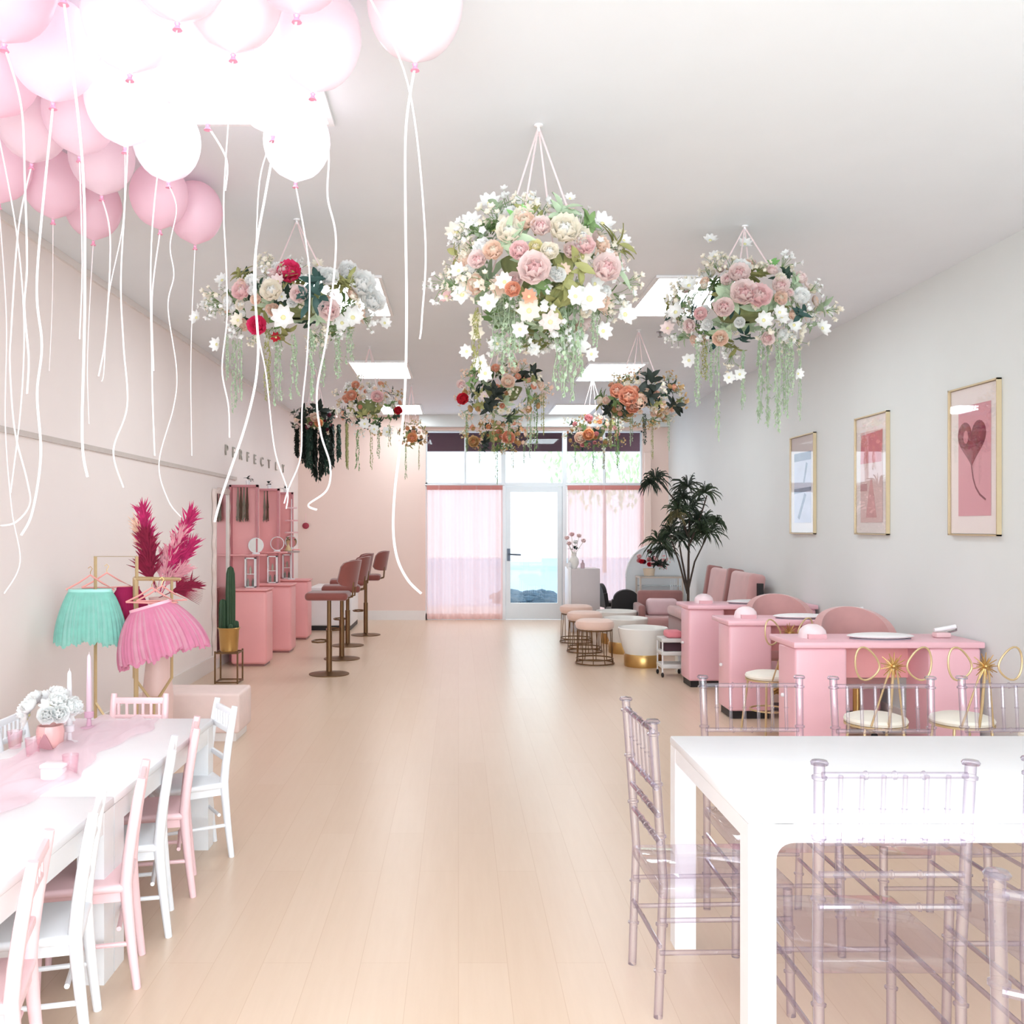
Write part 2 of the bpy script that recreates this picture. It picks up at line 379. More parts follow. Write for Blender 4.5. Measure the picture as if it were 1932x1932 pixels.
MB().lathe([(.0, -.001), (.035, -.001), (.035, -.008), (.01, -.012), (.01, -.04), (.022, -.045), (.022, -.05), (0, -.05)], 12).build('sprinkler_body', mat('chrome', '#a8a4a4', .25, metal=.9), t)
# wall lettering
lt = thing('wall_lettering', 'row of widely spaced grey capital letters on the left wall above the pink stations', 'lettering', (XL+.002, 12.35, 2.36))
lm = mat('letter_grey', '#b3aba1', .6)
for k, chh in enumerate('PERFECTLY'):
    px = 426+k*13.4; s = (VX-px)/2.59; yy = F/s
    fc = bpy.data.curves.new('letter', 'FONT'); fc.body = chh; fc.size = .17; fc.extrude = .006; fc.align_x = 'CENTER'; fc.resolution_u = 2
    fo = bpy.data.objects.new('letter', fc); COL.objects.link(fo)
    me = bpy.data.meshes.new_from_object(fo); bpy.data.objects.remove(fo); me.materials.append(lm)
    M = Matrix.Translation((.008, yy-12.35, -.055)) @ Matrix(((0, 0, 1, 0), (1, 0, 0, 0), (0, 1, 0, 0), (0, 0, 0, 1))) @ Matrix.Diagonal((1.5, 1, 1, 1))
    inst('letter', me, lt, M)

# ------------------------------------------------------------------ pictures on the right wall
picglass = clear_mat('picture_glass', '#ffffff', 1.0, edge='#ffffff', rough=.0, edgeamt=0)
mat_board = mat('mat_board_blush', '#fdf1ee', .8, noise=.01)
def picture(y0, y1, z0, z1, label, art):
    t = thing('framed_picture', label, 'picture', (XR-.002, (y0+y1)/2, z0), group='gold framed pictures on the right wall')
    a = (y1-y0)/2; h = z1-z0; mb = MB()
    for q in ((-a, a, 0, .010), (-a, a, h-.010, h), (-a, -a+.010, 0, h), (a-.010, a, 0, h)): mb.box(-.03, 0, q[0], q[1], q[2], q[3])
    mb.build('frame', mat('pale_gold_frame', '#d6c3a0', .4, metal=.5), t, smooth=False)
    MB().box(-.012, -.002, -a+.013, a-.013, .013, h-.013).build('mat_board', mat_board, t, smooth=False)
    art(t, a, h)
    MB().box(-.024, -.022, -a+.014, a-.014, .014, h-.014).build('glass', picglass, t, smooth=False)
def poly_art(t, name, pts, m, x=-.014, th=.001):   # returns the flat printed shape
    """pts as (u,v): u to the viewer's right (towards -Y), v up"""
    return MB().prism([(-u, v) for u, v in pts], 'x', x-th, x).build(name, m, t, smooth=False)
def art_heart(t, a, h):
    w2 = a*.62
    t = poly_art(t, 'print', [(-w2, .13), (w2+.02, .13), (w2+.02, h-.13), (-w2, h-.13)], mat('print_pink', '#e6a5b0', .7, noise=.03, scale=3))
    hp = []
    for k in range(40):
        q = 2*PI*k/40; X = 16*math.sin(q)**3; Y = 13*math.cos(q)-5*math.cos(2*q)-2*math.cos(3*q)-math.cos(4*q)
        hp.append((X*.0108-.02, Y*.0108+h*.63))
    mb = MB()   # the heart balloon, a low relief so it shades by itself
    n = 40; cen = (-.03, h*.64); vs = [(-.0185, -cen[0], cen[1])]; fs = []
    for k in range(n): vs.append((-.0155, -hp[k][0], hp[k][1]))
    for k in range(n): vs.append((-.018, -(cen[0]+(hp[k][0]-cen[0])*.6), cen[1]+(hp[k][1]-cen[1])*.6))
    for k in range(n):
        k2 = (k+1) % n; fs += [(1+k, 1+k2, 1+n+k2, 1+n+k), (1+n+k, 1+n+k2, 0)]
    mb.add(vs, fs).build('heart_balloon', mat('heart_foil', '#93384e', .25, noise=.35, scale=14), t)
    poly_art(t, 'heart_highlight', [(-.085+.03*math.cos(k), h*.66+.045*math.sin(k)) for k in [i*PI/5 for i in range(10)]], mat('heart_shine', '#dc8e98', .4), x=-.0188, th=.0006)
    pts = [(-.02, h*.48), (-.02, h*.46), (0, h*.38), (.03, h*.32), (.08, h*.27), (.15, h*.235)]
    MB().strip([(-.0165, -u, v) for u, v in pts], .014, (1, 0, 0)).build('string', mat('heart_string', '#8f4a58', .6), t, smooth=False, fixn=False)
def art_figure(t, a, h):
    w2 = a*.68
    t = poly_art(t, 'print', [(-w2, .1), (w2, .1), (w2, h-.13), (-w2, h-.13)], mat('print_blush', '#f0cfcb', .7, noise=.04, scale=3))
    poly_art(t, 'print_top_block', [(-w2, h*.6), (w2*.9, h*.6), (w2, h*.86), (-w2*.9, h*.84)], mat('print_coral', '#e58f95', .7, noise=.12, scale=8), x=-.0155)
    poly_art(t, 'print_skirt', [(-.1, .14), (.1, .14), (.05, .33), (.015, .45), (-.015, .45), (-.05, .33)], mat('print_rose', '#e9b3b1', .7, noise=.08, scale=9), x=-.0155)
    poly_art(t, 'print_side_block', [(-w2, .36), (-.08, .36), (-.08, .42), (-w2, .42)], mat('print_mauve', '#d9a8a8', .7), x=-.0155)
def art_abstract(t, a, h):
    w2 = a*.7
    t = poly_art(t, 'print', [(-w2, .11), (w2, .11), (w2, h-.17), (-w2, h-.17)], mat('print_lavender_white', '#d7d5ea', .7, noise=.1, scale=8))
    dk = mat('print_slate', '#6f7294', .7, noise=.2, scale=12)
    poly_art(t, 'print_band', [(-w2, h*.74), (w2, h*.74), (w2, h*.82), (-w2, h*.82)], dk, x=-.0155)
    poly_art(t, 'print_band', [(-w2, h*.41), (w2, h*.43), (w2, h*.47), (-w2, h*.46)], dk, x=-.0155)
    poly_art(t, 'print_stroke', [(-.13, .16), (-.08, .14), (.1, .38), (.06, .4)], dk, x=-.0155)
    poly_art(t, 'print_stroke', [(.02, .5), (.06, .5), (.14, .68), (.1, .7)], dk, x=-.0155)
picture(5.95, 6.55, 1.455, 2.445, 'gold framed print of a dark pink heart balloon, nearest of the wall pictures', art_heart)
picture(7.49, 8.10, 1.447, 2.427, 'gold framed pink print with a coral block above a pale skirt, middle wall picture', art_figure)
picture(9.03, 9.68, 1.44, 2.41, 'gold framed lavender and slate abstract print, wall picture farthest from the camera', art_abstract)

# ------------------------------------------------------------------ tables
def leg_bracket(mb, x0, sx, y0, sy, wd, zt, zb, ext=.045):
    """square leg with a rounded bracket under the apron; sx, sy point into the table"""
    poly = [(0, 0), (wd, 0), (wd, zb-ext)]
    for k in range(7):
        a = PI-(PI/2)*k/6; poly.append((wd+ext+ext*math.cos(a), zb-ext+ext*math.sin(a)))
    poly += [(wd+ext, zt), (0, zt)]
    ya, yb = sorted((y0, y0+sy*wd))
    mb.prism([(x0+sx*u, v) for u, v in poly], 'y', ya, yb)
def white_table(x0, x1, y0, y1, zt, label, th=.03, ap=.08, lw=.075, group='white tables', ext=.045):
    t = thing('dining_table', label, 'table', ((x0+x1)/2, (y0+y1)/2, 0), group=group)
    a, b = (x1-x0)/2, (y1-y0)/2
    MB().rbox(-a, a, -b, b, zt-th, zt, .006).build('tabletop', white, t)
    mb = MB(); i = .003
    mb.box(-a+lw, a-lw, -b+i, -b+.03, zt-ap, zt-th); mb.box(-a+lw, a-lw, b-.03, b-i, zt-ap, zt-th)
    mb.box(-a+i, -a+.03, -b+lw, b-lw, zt-ap, zt-th); mb.box(a-.03, a-i, -b+lw, b-lw, zt-ap, zt-th)
    mb.build('apron', white, t, smooth=False)
    for sx in (1, -1):
        for sy in (1, -1):
            mb = MB(); leg_bracket(mb, -sx*(a-.002), sx, -sy*(b-.002), sy, lw, zt-th, zt-ap, ext); mb.build('leg', white, t)
    return t
white_table(.775, 2.62, 2.555, 3.50, .75, 'tall white table in the right foreground with clear chairs around it', group='white tables')
white_table(-1.86, -1.17, 3.25, 4.56, .60, 'low white table at left, far half with the candles and white flowers', ap=.10, lw=.09, ext=.02, th=.03)
white_table(-1.86, -1.17, 1.75, 3.247, .60, 'low white table at left, near half in the bottom left corner', ap=.10, lw=.09, ext=.02, th=.03)

# ------------------------------------------------------------------ clear chiavari chairs
def ring_post(p0, p1, r, rings, ringr=1.35, n=10):
    pts = []; rs = []
    p0 = Vector(p0); p1 = Vector(p1)
    ev = [(0, r)]
    for q in rings: ev += [(q-.012, r), (q-.006, r*ringr), (q+.006, r*ringr), (q+.012, r)]
    ev.append((1, r)); ev.sort()
    for t_, rr in ev: pts.append(p0.lerp(p1, min(max(t_, 0), 1))); rs.append(rr)
    return pts, rs
def chiavari(name, label, cat, m, group, W=.385, D=.40, HT=.915, SZ=.412, lean=.035, nsp=6, r=.013, rails=(.885, .71, .626, .54), st=(.2, .3), finial=True, rr=.009, seat_th=.045, seatm=None):
    t = thing(name, label, cat, group=group); a = W/2
    for sx in (-1, 1):
        mb = MB(); k = SZ/HT
        p, q = ring_post((sx*(a-.012), -.015, 0), (sx*(a-.008), 0, SZ), r, (.35, .7)); p2, q2 = ring_post((sx*(a-.008), 0, SZ), (sx*(a-.0), -lean, HT), r, (.3, .62, .93))
        mb.tube(p+p2[1:], q+q2[1:], 10)
        if finial: mb.lathe([(0, 0), (r*1.5, .001), (r*1.6, .006), (r*1.3, .012), (0, .014)], 10, T(sx*a, -lean, HT-.003))
        mb.build('rear_leg', m, t)
        mb = MB(); p, q = ring_post((sx*(a-.005), D, 0), (sx*(a-.01), D-.01, SZ-.02), r, (.35, .7)); mb.tube(p, q, 10); mb.build('front_leg', m, t)
    MB().rbox(-a, a, -.012, D+.012, SZ-seat_th, SZ, .012, 3).build('seat', seatm or m, t)
    def yy(z): return -lean*max(0, z-SZ)/(HT-SZ)
    for i, z in enumerate(rails):
        p, q = ring_post((-a+.008, yy(z), z), (a-.008, yy(z), z), rr, (.3, .5, .7)); MB().tube(p, q, 8).build('back_rail', m, t)
    z0, z1 = rails[1], rails[0]
    for k in range(nsp):
        x = -a+W*(k+1)/(nsp+1); p, q = ring_post((x, yy(z0), z0), (x, yy(z1), z1), rr*.72, (.5,)); MB().tube(p, q, 7).build('spindle', m, t)
    for z in st:
        for sx in (-1, 1): MB().tube([(sx*(a-.01), -.01, z), (sx*(a-.008), D, z)], rr*.85, 7).build('stretcher', m, t)
    MB().tube([(-a+.01, -.01, st[0]+.02), (a-.01, -.01, st[0]+.02)], rr*.85, 7).build('stretcher', m, t)
    MB().tube([(-a+.01, D, st[0]+.05), (a-.01, D, st[0]+.05)], rr*.85, 7).build('stretcher', m, t)
    return t
clear0 = chiavari('clear_chair', 'x', 'chair', acry, 'clear acrylic chairs at the tall white table', seatm=acry_seat, r=.0145)
spots = [(1.11, 2.46, 0, 'clear spindle-back chair in front of the tall white table, its back to the camera'),
         (.625, 3.13, -PI/2+.04, 'clear spindle-back chair at the left end of the tall white table, seen edge on'),
         (1.165, 3.765, PI, 'clear chair behind the tall white table, leftmost of that row'),
         (1.675, 3.74, PI, 'clear chair behind the tall white table, middle one of that row'),
         (2.19, 3.76, PI+.05, 'clear chair behind the tall white table, cut off by the right edge of the photo'),
         (1.114, 1.58, -.55, 'clear chair corner in the bottom right corner of the photo, nearest the camera'),
         (1.67, 2.5, 0, 'clear chair in front of the tall white table, mostly outside the right edge')]
for i, (x, y, rz, lb) in enumerate(spots):
    o = clear0 if i == 0 else dup(clear0); place(o, (x, y, 0), rz, lb)

# ------------------------------------------------------------------ kids chairs (white and pink)
def kids_chair(m, colour):
    t = thing('kids_chair', 'x', 'chair', group='small %s chairs at the low white tables' % colour); W, D, SZ, HT = .28, .27, .35, .69; a = W/2
    def prof(z): return -.002-.05*max(0, (z-SZ)/(HT-SZ))**1.3-.035*max(0, (SZ-z)/SZ)**1.3
    for sx in (-1, 1):
        zs = [0, .09, .18, .27, .35, .43, .52, .6, .66, HT]
        MB().tube([(sx*(a-.012), prof(z), z) for z in zs], [.013, .015, .017, .019, .020, .019, .018, .017, .016, .014], 10).build('rear_leg', m, t)
        MB().tube([(sx*(a-.02), D, 0), (sx*(a-.016), D-.01, SZ-.03)], [.011, .015], 10).build('front_leg', m, t)
    MB().rbox(-a-.005, a+.005, -.02, D+.02, SZ-.028, SZ, .012, 3).build('seat', m, t)
    mb = MB(); mb.box(-a+.01, a-.01, D-.012, D+.004, SZ-.06, SZ-.028); mb.box(-a+.01, a-.01, -.01, .004, SZ-.06, SZ-.028)
    for sx in (-1, 1): mb.box(sx*(a-.018)-.007, sx*(a-.018)+.007, 0, D, SZ-.06, SZ-.028)
    mb.build('seat_frame', m, t, smooth=False)
    for z0, z1 in ((.64, .672), (.565, .59), (.44, .465)):
        mb = MB(); y0 = prof((z0+z1)/2)
        mb.rbox(-a+.006, a-.006, y0-.008, y0+.008, z0, z1, .005); mb.build('back_rail', m, t)
    for k in range(6):
        x = -a+W*(k+1)/7; MB().box(x-.006, x+.006, prof(.6)-.005, prof(.6)+.005, .585, .645).build('back_slat', m, t, smooth=False)
    for sx in (-1, 1): MB().tube([(sx*(a-.012), prof(.15), .15), (sx*(a-.018), D, .15)], .008, 8).build('stretcher', m, t)
    MB().tube([(-a+.015, .02, .2), (a-.015, .02, .2)], .008, 8).build('stretcher', m, t)
    MB().tube([(-a+.02, D-.005, .2), (a-.02, D-.005, .2)], .008, 8).build('stretcher', m, t)
    return t
kw = kids_chair(kid_w, 'white'); kp = kids_chair(kid_p, 'pink'); used = {'w': False, 'p': False}
def put_kid(c, x, y, rz, lb):
    src = kw if c == 'w' else kp
    o = dup(src) if used[c] else src; used[c] = True; place(o, (x, y, 0), rz, lb)
R90 = PI/2
put_kid('w', -1.14, 4.47, R90+.55, 'small white chair at the far right corner of the low tables, turned outwards')
put_kid('p', -1.155, 4.02, R90+.26, 'small pink chair on the aisle side of the low tables, farthest pink one')
put_kid('w', -1.140, 3.64, R90+.26, 'small white chair on the aisle side between two pink chairs, beside the far table leg')
put_kid('p', -1.125, 3.25, R90+.26, 'small pink chair on the aisle side with its whole pink seat showing')
put_kid('w', -1.135, 2.86, R90+.26, 'small white chair on the aisle side near the bottom left corner')
put_kid('p', -1.135, 2.47, R90+.26, 'small pink chair in the bottom left corner, nearest the camera')
put_kid('p', -1.575, 4.67, PI, 'small pink chair at the far end of the low tables, its slatted back showing')
for i, (yy_, c) in enumerate(((4.25, 'w'), (3.86, 'p'), (3.47, 'w'), (3.08, 'p'), (2.69, 'w'), (2.3, 'p'))):
    lbs = ['small white chair on the wall side, its slatted back beside the white flowers',
           'small pink chair on the wall side, seen behind the farthest pink chair',
           'small white chair on the wall side, seen under the far table top',
           'small pink chair on the wall side, seen under the middle of the tables',
           'small white chair on the wall side, mostly hidden by the near table',
           'small pink chair on the wall side, glimpsed under the near table']
    put_kid(c, -1.955, yy_, -R90, lbs[i])

# ------------------------------------------------------------------ things on the low table
TZ = .601
tulle = clear_mat('pink_tulle', '#fff0f3', .1, edge='#fff0f3', rough=.6, edgeamt=.4, base=.6, basecol='#feecf1')
rn = random.Random(3)
def fn(u, v):
    return (-.19+.38*v+.03*math.sin(u*19+v*3)+.012*math.sin(u*57), -1.35+2.55*u, .004+.009*(1+math.sin(u*41+v*17))*(1+.6*math.sin(v*30)))
t = MB().grid(fn, 120, 24).build('table_runner', tulle, ang=180); tag(t, 'crinkled pink tulle runner along the low white tables', 'table runner'); t.location = (-1.60, 3.3, TZ)
def taper_candle(loc, h, hw, mcol, label, wide=.05):
    ho = thing('candle_holder', label[0], 'candle holder', loc, group='candle holders on the low table')
    MB().lathe([(0, 0), (wide*.75, 0), (wide*.75, .006), (.012, .012), (.009, .045), (.02, .05), (.021, .075), (.013, .078), (.013, .06), (0, .06)], 20).build('holder_body', mcol[0], ho)
    c = MB().lathe([(0, 0), (.0125, 0), (.0115, h*.5), (.008, h*.96), (.004, h), (0, h)], 14).build('taper_candle', mcol[1])
    c.location = (loc[0], loc[1], loc[2]+.0605); tag(c, label[1], 'candle', 'tall taper candles on the low table')
    MB().tube([(0, 0, h), (.001, 0, h+.012)], .0015, 5).build('wick', mat('wick', '#d8c8c8', .9), c)
p = P(168, 1375, 416)
taper_candle((p.x, p.y, TZ), .275, 0, (mat('pink_glass', '#f3c9dd', .2, transl=.3), mat('pink_wax', '#fbe0ea', .4, transl=.3)), ('pink glass candle holder on the far end of the low table', 'tall pink taper candle beside the gold rack pole'))
p = P(131, 1402, 446)
taper_candle((p.x, p.y, TZ), .245, 0, (mat('pale_holder', '#fbeef2', .3, transl=.2), mat('white_wax', '#fdf6f8', .4, transl=.3)), ('pale candle holder right of the white flower vase', 'tall white taper candle beside the white flowers'), .045)
# flower meshes -------------------------------------------------------------
def petal(mb, L_, Wd, cup, M, n=4):
    def f(u, v):
        w_ = Wd*math.sin(PI*min(.98, .12+u*.86))**.6; x = (v-.5)*w_
        return (x, L_*u*math.cos(cup*u), L_*u*math.sin(cup*u)+abs(v-.5)**2*Wd*.8)
    mb.grid(f, n, 2, M)
def mesh_peony(m, mc, R=.05, seed=0):
    r = random.Random(seed); mb = MB()
    for ring, (n, tilt, L_, wd) in enumerate(((7, .25, 1.0, .95), (6, .62, .9, .85), (5, .98, .74, .7), (3, 1.3, .55, .55))):
        mb.mi = 0 if ring < 2 else 1
        for k in range(n):
            a = 2*PI*(k+ring*.37)/n+r.uniform(-.15, .15)
            M = Matrix.Rotation(a, 4, 'Z') @ T(0, R*.1, R*.12*ring*.6) @ Matrix.Rotation(tilt+r.uniform(-.1, .1), 4, 'X')
            petal(mb, R*L_, R*wd*1.35, .55, M, 3)
    return mb.mesh('peony', [m, mc], ang=180, fixn=False)
def mesh_daisy(m, mc, R=.05, n=8, seed=0):
    r = random.Random(seed); mb = MB()
    for k in range(n):
        a = 2*PI*k/n+r.uniform(-.1, .1); petal(mb, R, R*.62, .25, Matrix.Rotation(a, 4, 'Z') @ Matrix.Rotation(.12+r.uniform(-.1, .25), 4, 'X'), 3)
    mb.mi = 1; mb.ball((0, 0, .006), (R*.2, R*.2, R*.14), 8, 5)
    return mb.mesh('daisy', [m, mc], ang=180, fixn=False)
def mesh_spray(m, mst, R=.07, n=9, seed=0):
    """small five-petal blossoms on thin branching stems"""
    r = random.Random(seed); mb = MB()
    for k in range(n):
        d = Vector((r.gauss(0, .6), r.gauss(0, .6), r.uniform(.3, 1.3))).normalized()*R*r.uniform(.5, 1.25)
        mb.mi = 1; mb.tube([(0, 0, -.02), d*.5+Vector((r.uniform(-.01, .01),)*3), d], .0012, 4, cap=False); mb.mi = 0
        fr = r.uniform(.014, .022); M0 = Matrix.Translation(d) @ align(d+Vector((r.gauss(0, .02), r.gauss(0, .02), 0)))
        for j in range(5): petal(mb, fr, fr*.9, .3, M0 @ Matrix.Rotation(2*PI*j/5, 4, 'Z') @ Matrix.Rotation(.25, 4, 'X'), 2)
    return mb.mesh('blossom_spray', [m, mst], ang=180, fixn=False)
def leaf(mb, L_, Wd, M, bend=.4):
    def f(u, v):
        w_ = Wd*math.sin(PI*min(.99, .05+u*.92)); return ((v-.5)*w_, L_*u*math.cos(bend*u), -L_*u*math.sin(bend*u)+abs(v-.5)*Wd*.25)
    mb.grid(f, 4, 2, M)
def mesh_leaves(m, L_=.08, Wd=.03, n=9, R=.05, seed=0):
    r = random.Random(seed); mb = MB()
    for k in range(n):
        a = r.uniform(0, 2*PI); M = T(r.uniform(-R, R)*.5, r.uniform(-R, R)*.5, r.uniform(-.01, .03)) @ Matrix.Rotation(a, 4, 'Z') @ Matrix.Rotation(r.uniform(-.1, 1.1), 4, 'X')
        leaf(mb, L_*r.uniform(.7, 1.2), Wd*r.uniform(.8, 1.2), M)
    return mb.mesh('leaf_sprig', [m], ang=180, fixn=False)
def mesh_vine(m, L_=.5, n=46, lf=.014, wd=.02, seed=0, strands=3):
    r = random.Random(seed); mb = MB()
    for sidx in range(strands):
        ox, oy = r.uniform(-wd, wd), r.uniform(-wd, wd); LL = L_*r.uniform(.72, 1)
        pts = [Vector((ox*(.4+.6*min(1, k/4))+.006*math.sin(k*1.3+sidx), oy, -LL*k/12)) for k in range(13)]
        mb.tube(pts, .0016, 4, cap=False)
        for k in range(n):
            u = r.random(); p = pts[0].lerp(pts[12], u)+Vector((.006*math.sin(u*15.6+sidx), 0, 0))
            M = Matrix.Translation(p) @ Matrix.Rotation(r.uniform(0, 2*PI), 4, 'Z') @ Matrix.Rotation(r.uniform(-1.2, -.1), 4, 'X')
            leaf(mb, lf*r.uniform(.8, 1.7), lf*.75, M, .5)
    return mb.mesh('trailing_vine', [m], ang=180, fixn=False)
FC = dict(white='#fffefb', cream='#fdf5e8', blush='#fcebe8', pink='#fadcdc', peach='#fae2d2', coral='#f3bda2', magenta='#ef4a80', red='#dc3548', orange='#eeb88c', ochre='#dab988', yellow='#f4edbf', rose='#ecb0b2', plum='#7d3a4a')
def fm(c): return mat('petal_'+c, FC[c], .6, noise=.02, scale=30, transl=.5)
LV = dict(fresh='#86c070', mid='#7d9a62', dark='#31483a', olive='#a3a268', sage='#b7c9aa', black='#141f14', blue='#33524c')
def lmt(c): return mat('leaf_'+c, LV[c], .6, noise=.12, scale=30, transl=.2)
cache = {}
def fmesh(kind, c, var):
    k = (kind, c, var)
    if k not in cache:
        if kind == 'peony': cache[k] = mesh_peony(fm(c), fm({'white': 'white', 'cream': 'white', 'blush': 'pink', 'pink': 'blush', 'peach': 'cream', 'coral': 'peach', 'magenta': 'magenta', 'red': 'red', 'orange': 'coral', 'ochre': 'orange', 'rose': 'rose', 'yellow': 'cream', 'plum': 'plum'}[c]), seed=var)
        elif kind == 'daisy': cache[k] = mesh_daisy(fm(c), mat('flower_centre', '#d9cf9a', .8), seed=var)
        elif kind == 'blossom_spray': cache[k] = mesh_spray(fm(c), lmt('mid'), seed=var)
        elif kind == 'leaf_sprig': cache[k] = mesh_leaves(lmt(c), seed=var)
        elif kind == 'trailing_vine': cache[k] = mesh_vine(lmt(c), seed=var)
        elif kind == 'grass_tail': cache[k] = mesh_vine(lmt(c), seed=var, n=110, lf=.03, wd=.035, strands=5)
        cache[k].name = kind
    return cache[k]
# white flower arrangement on the low table
p = P(95, 1412, 456)
vz = thing('flower_vase', 'pink ribbed vase of round white flowers on the low table beside the candles', 'vase', (p.x, p.y, TZ))
MB().lathe([(0, .001), (.045, .001), (.05, .02), (.055, .07), (.05, .095), (.044, .095), (.046, .06), (.04, .01), (0, .01)], 28, mod=lambda a, u: 1+.03*math.cos(a*12)).build('vase_body', mat('pink_ribbed_vase', '#e7b0ac', .35), vz)
MB().prism([(-.035, .005), (.035, .005), (0, .075)], 'y', -.056, -.052).build('vase_emblem', mat('vase_mauve', '#b5838a', .5), vz, smooth=False)
r = random.Random(21)
for k in range(20):
    a = r.uniform(0, 2*PI); el = r.uniform(-.1, 1.45); d = Vector((math.cos(a)*math.cos(el), math.sin(a)*math.cos(el), math.sin(el)))
    inst('peony' if k % 3 else 'daisy', fmesh('peony' if k % 3 else 'daisy', 'white', k % 2), vz, Matrix.Translation(Vector((0, 0, .13))+Vector((d.x*.085, d.y*.085, d.z*.075))) @ align(d) @ Matrix.Scale(.95, 4))
p = P(103, 1452, 520)
t = thing('keepsake_box', 'small pale pink lidded box on the low table in front of the vase', 'box', (p.x, p.y, TZ))
MB().rbox(-.04, .04, -.03, .03, 0, .045, .006).build('box_body', mat('pale_pink_card', '#fbe6ea', .5), t)
MB().rbox(-.043, .043, -.033, .033, .045, .058, .004).build('box_lid', mat('pale_pink_card', '#fbe6ea', .5), t)
for i, (px, py, s, lb) in enumerate(((62, 1432, 478, 'clear pink tumbler on the tulle runner left of the flower vase'), (28, 1418, 462, 'clear pink tumbler on the tulle runner at the left edge of the photo'), (133, 1466, 515, 'clear pink tumbler on the tulle runner near the small box'))):
    p = P(px, py, s); t = thing('tumbler', lb, 'glass', (p.x, p.y, TZ+.012), group='pink tumblers on the low table')
    MB().lathe([(0, 0), (.024, 0), (.03, .07), (.028, .07), (.022, .006), (0, .006)], 18).build('tumbler_body', clear_mat('pink_clear', '#fff8fa', .8, edge='#fde0e8', edgeamt=.5, base=.08, basecol='#fff0f4'), t)

# ------------------------------------------------------------------ bench, rack, tutus, plumes
t = thing('low_bench', 'pale pink low box bench on the floor behind the low tables', 'bench', (-1.90, 6.9, 0))
MB().rbox(-.36, .36, -.2, .2, .06, .34, .02, 3).build('bench_box', mat('blush_upholstery', '#f0d6cf', .7), t)
MB().box(-.33, .33, -.17, .17, 0, .06).build('bench_plinth', trim_m, t, smooth=False)
RY = 6.0; RS = F/RY
def rk(px, py): p = P(px, py, RS); return (p.x, p.z)
t = thing('clothes_rack', 'gold geometric clothes rack holding the teal and pink tutus', 'clothes rack', (0, RY, 0))
(xa, za), (xb, zb) = rk(180, 1050), rk(262, 1092); xc = rk(345, 1092)[0]; xd = rk(258, 1050)[0]
def bar(pts, nm, r=.009): MB().tube(pts, r, 4).build(nm, gold_p, t)
bar([(xa, .0, 0.01), (xa, .0, za), (xd, .0, za), (xd, 0, 0.01)], 'tall_frame', .011)
bar([(xb, -.06, 0.01), (xb, -.06, zb)], 'centre_pole', .012)
bar([(xb, -.06, zb), (xc, -.06, zb)], 'low_rail')
x1_, x2_ = rk(243, 0)[0], rk(315, 0)[0]
bar([(x1_, .1, zb), (x1_, .1, rk(0, 1283)[1]), (rk(272, 0)[0], .1, rk(0, 1322)[1]), (rk(290, 0)[0], .1, rk(0, 1322)[1]), (x2_, .1, rk(0, 1283)[1]), (x2_, .1, zb), (x1_, .1, zb)], 'hexagon_frame', .010)
bar([(x2_, .1, zb), (xc, -.06, zb)], 'brace'); bar([(xb, -.06, zb), (x1_, .1, zb)], 'brace')
bar([(xa, 0, .012), (xd, 0, .012), (rk(281, 0)[0], .1, .012)], 'base_bar'); bar([(rk(281, 0)[0], .1, rk(0, 1322)[1]), (rk(281, 0)[0], .1, 0.01)], 'foot')
bar([(xa, 0, rk(0, 1325)[1]), (xd, -.05, .05)], 'brace')
def hanger(loc, rz, label, m, w_=.34):
    t = thing('clothes_hanger', label, 'hanger', loc, rz, group='pink clothes hangers on the gold rack')
    MB().tube([(-w_/2, 0, -.11), (-w_*.25, 0, -.07), (0, 0, -.02), (w_*.25, 0, -.07), (w_/2, 0, -.11), (0, 0, -.115), (-w_/2, 0, -.11)], .006, 6).build('hanger_body', m, t)
    MB().tube([(0, 0, -.02), (0, 0, 0), (.012, 0, .02), (0, 0, .034), (-.014, 0, .022)], .0022, 5).build('hook', gold, t)
    return t
pk_h = mat('coral_pink_hanger', '#f1a7a0', .4)
def tutu(name, loc, rot, r0, r1, h, cols, label, squash=.5, seed=0, topm=None):
    r = random.Random(seed); ph = [r.uniform(0, 6) for _ in range(4)]
    t = thing(name, label, 'tutu skirt', loc, rot=rot, group='tulle tutu skirts on the gold rack')
    for L_, (c, dr) in enumerate(cols):
        ng = (46, 38, 30)[L_ % 3]
        def mod(a, u, L_=L_, ng=ng): return 1+u**.7*(.045*math.sin(a*ng+2*math.sin(a*3+ph[0]))+.035*math.sin(a*(7+L_)+ph[L_+1])+.03*math.sin(a*13+ph[1])*u)
        prof = []
        for q in range(11):
            u = q/10; rr = r0+(r1-r0)*math.sin(u*PI/2)**.8*(1-.05*u); prof.append((rr*dr, -h*u*(1-.05*L_)))
        mb = MB(); n0 = 230
        mb.lathe(prof, n0, Matrix.Diagonal((1, squash, 1, 1)), mod)
        for q in range(n0):      # uneven hem
            x_, y_, z_ = mb.v[10*n0+q]; mb.v[10*n0+q] = (x_, y_, z_+.012*math.sin(q*.41+ph[2])+.008*math.sin(q*1.3)+.01*math.sin(q*.12+ph[0]))
        mb.build('tulle_layer', c, t, ang=180, fixn=False)
    MB().lathe([(r0*1.01, -.012), (r0*1.03, 0), (r0*1.02, .014), (r0*.96, .014), (r0*.95, -.012)], 40, Matrix.Diagonal((1, squash, 1, 1))).build('waistband', topm, t)
    return t
teal = mat('teal_tulle', '#b4efe3', .8, noise=.08, scale=20, transl=.5); teal2 = mat('teal_tulle_light', '#c2f1e8', .8, noise=.06, scale=20, transl=.5)
p = P(174, 1113, RS)
hanger((p.x, RY-.03, p.z+.115), 0, 'pink hanger holding the teal tutu', pk_h, .30)
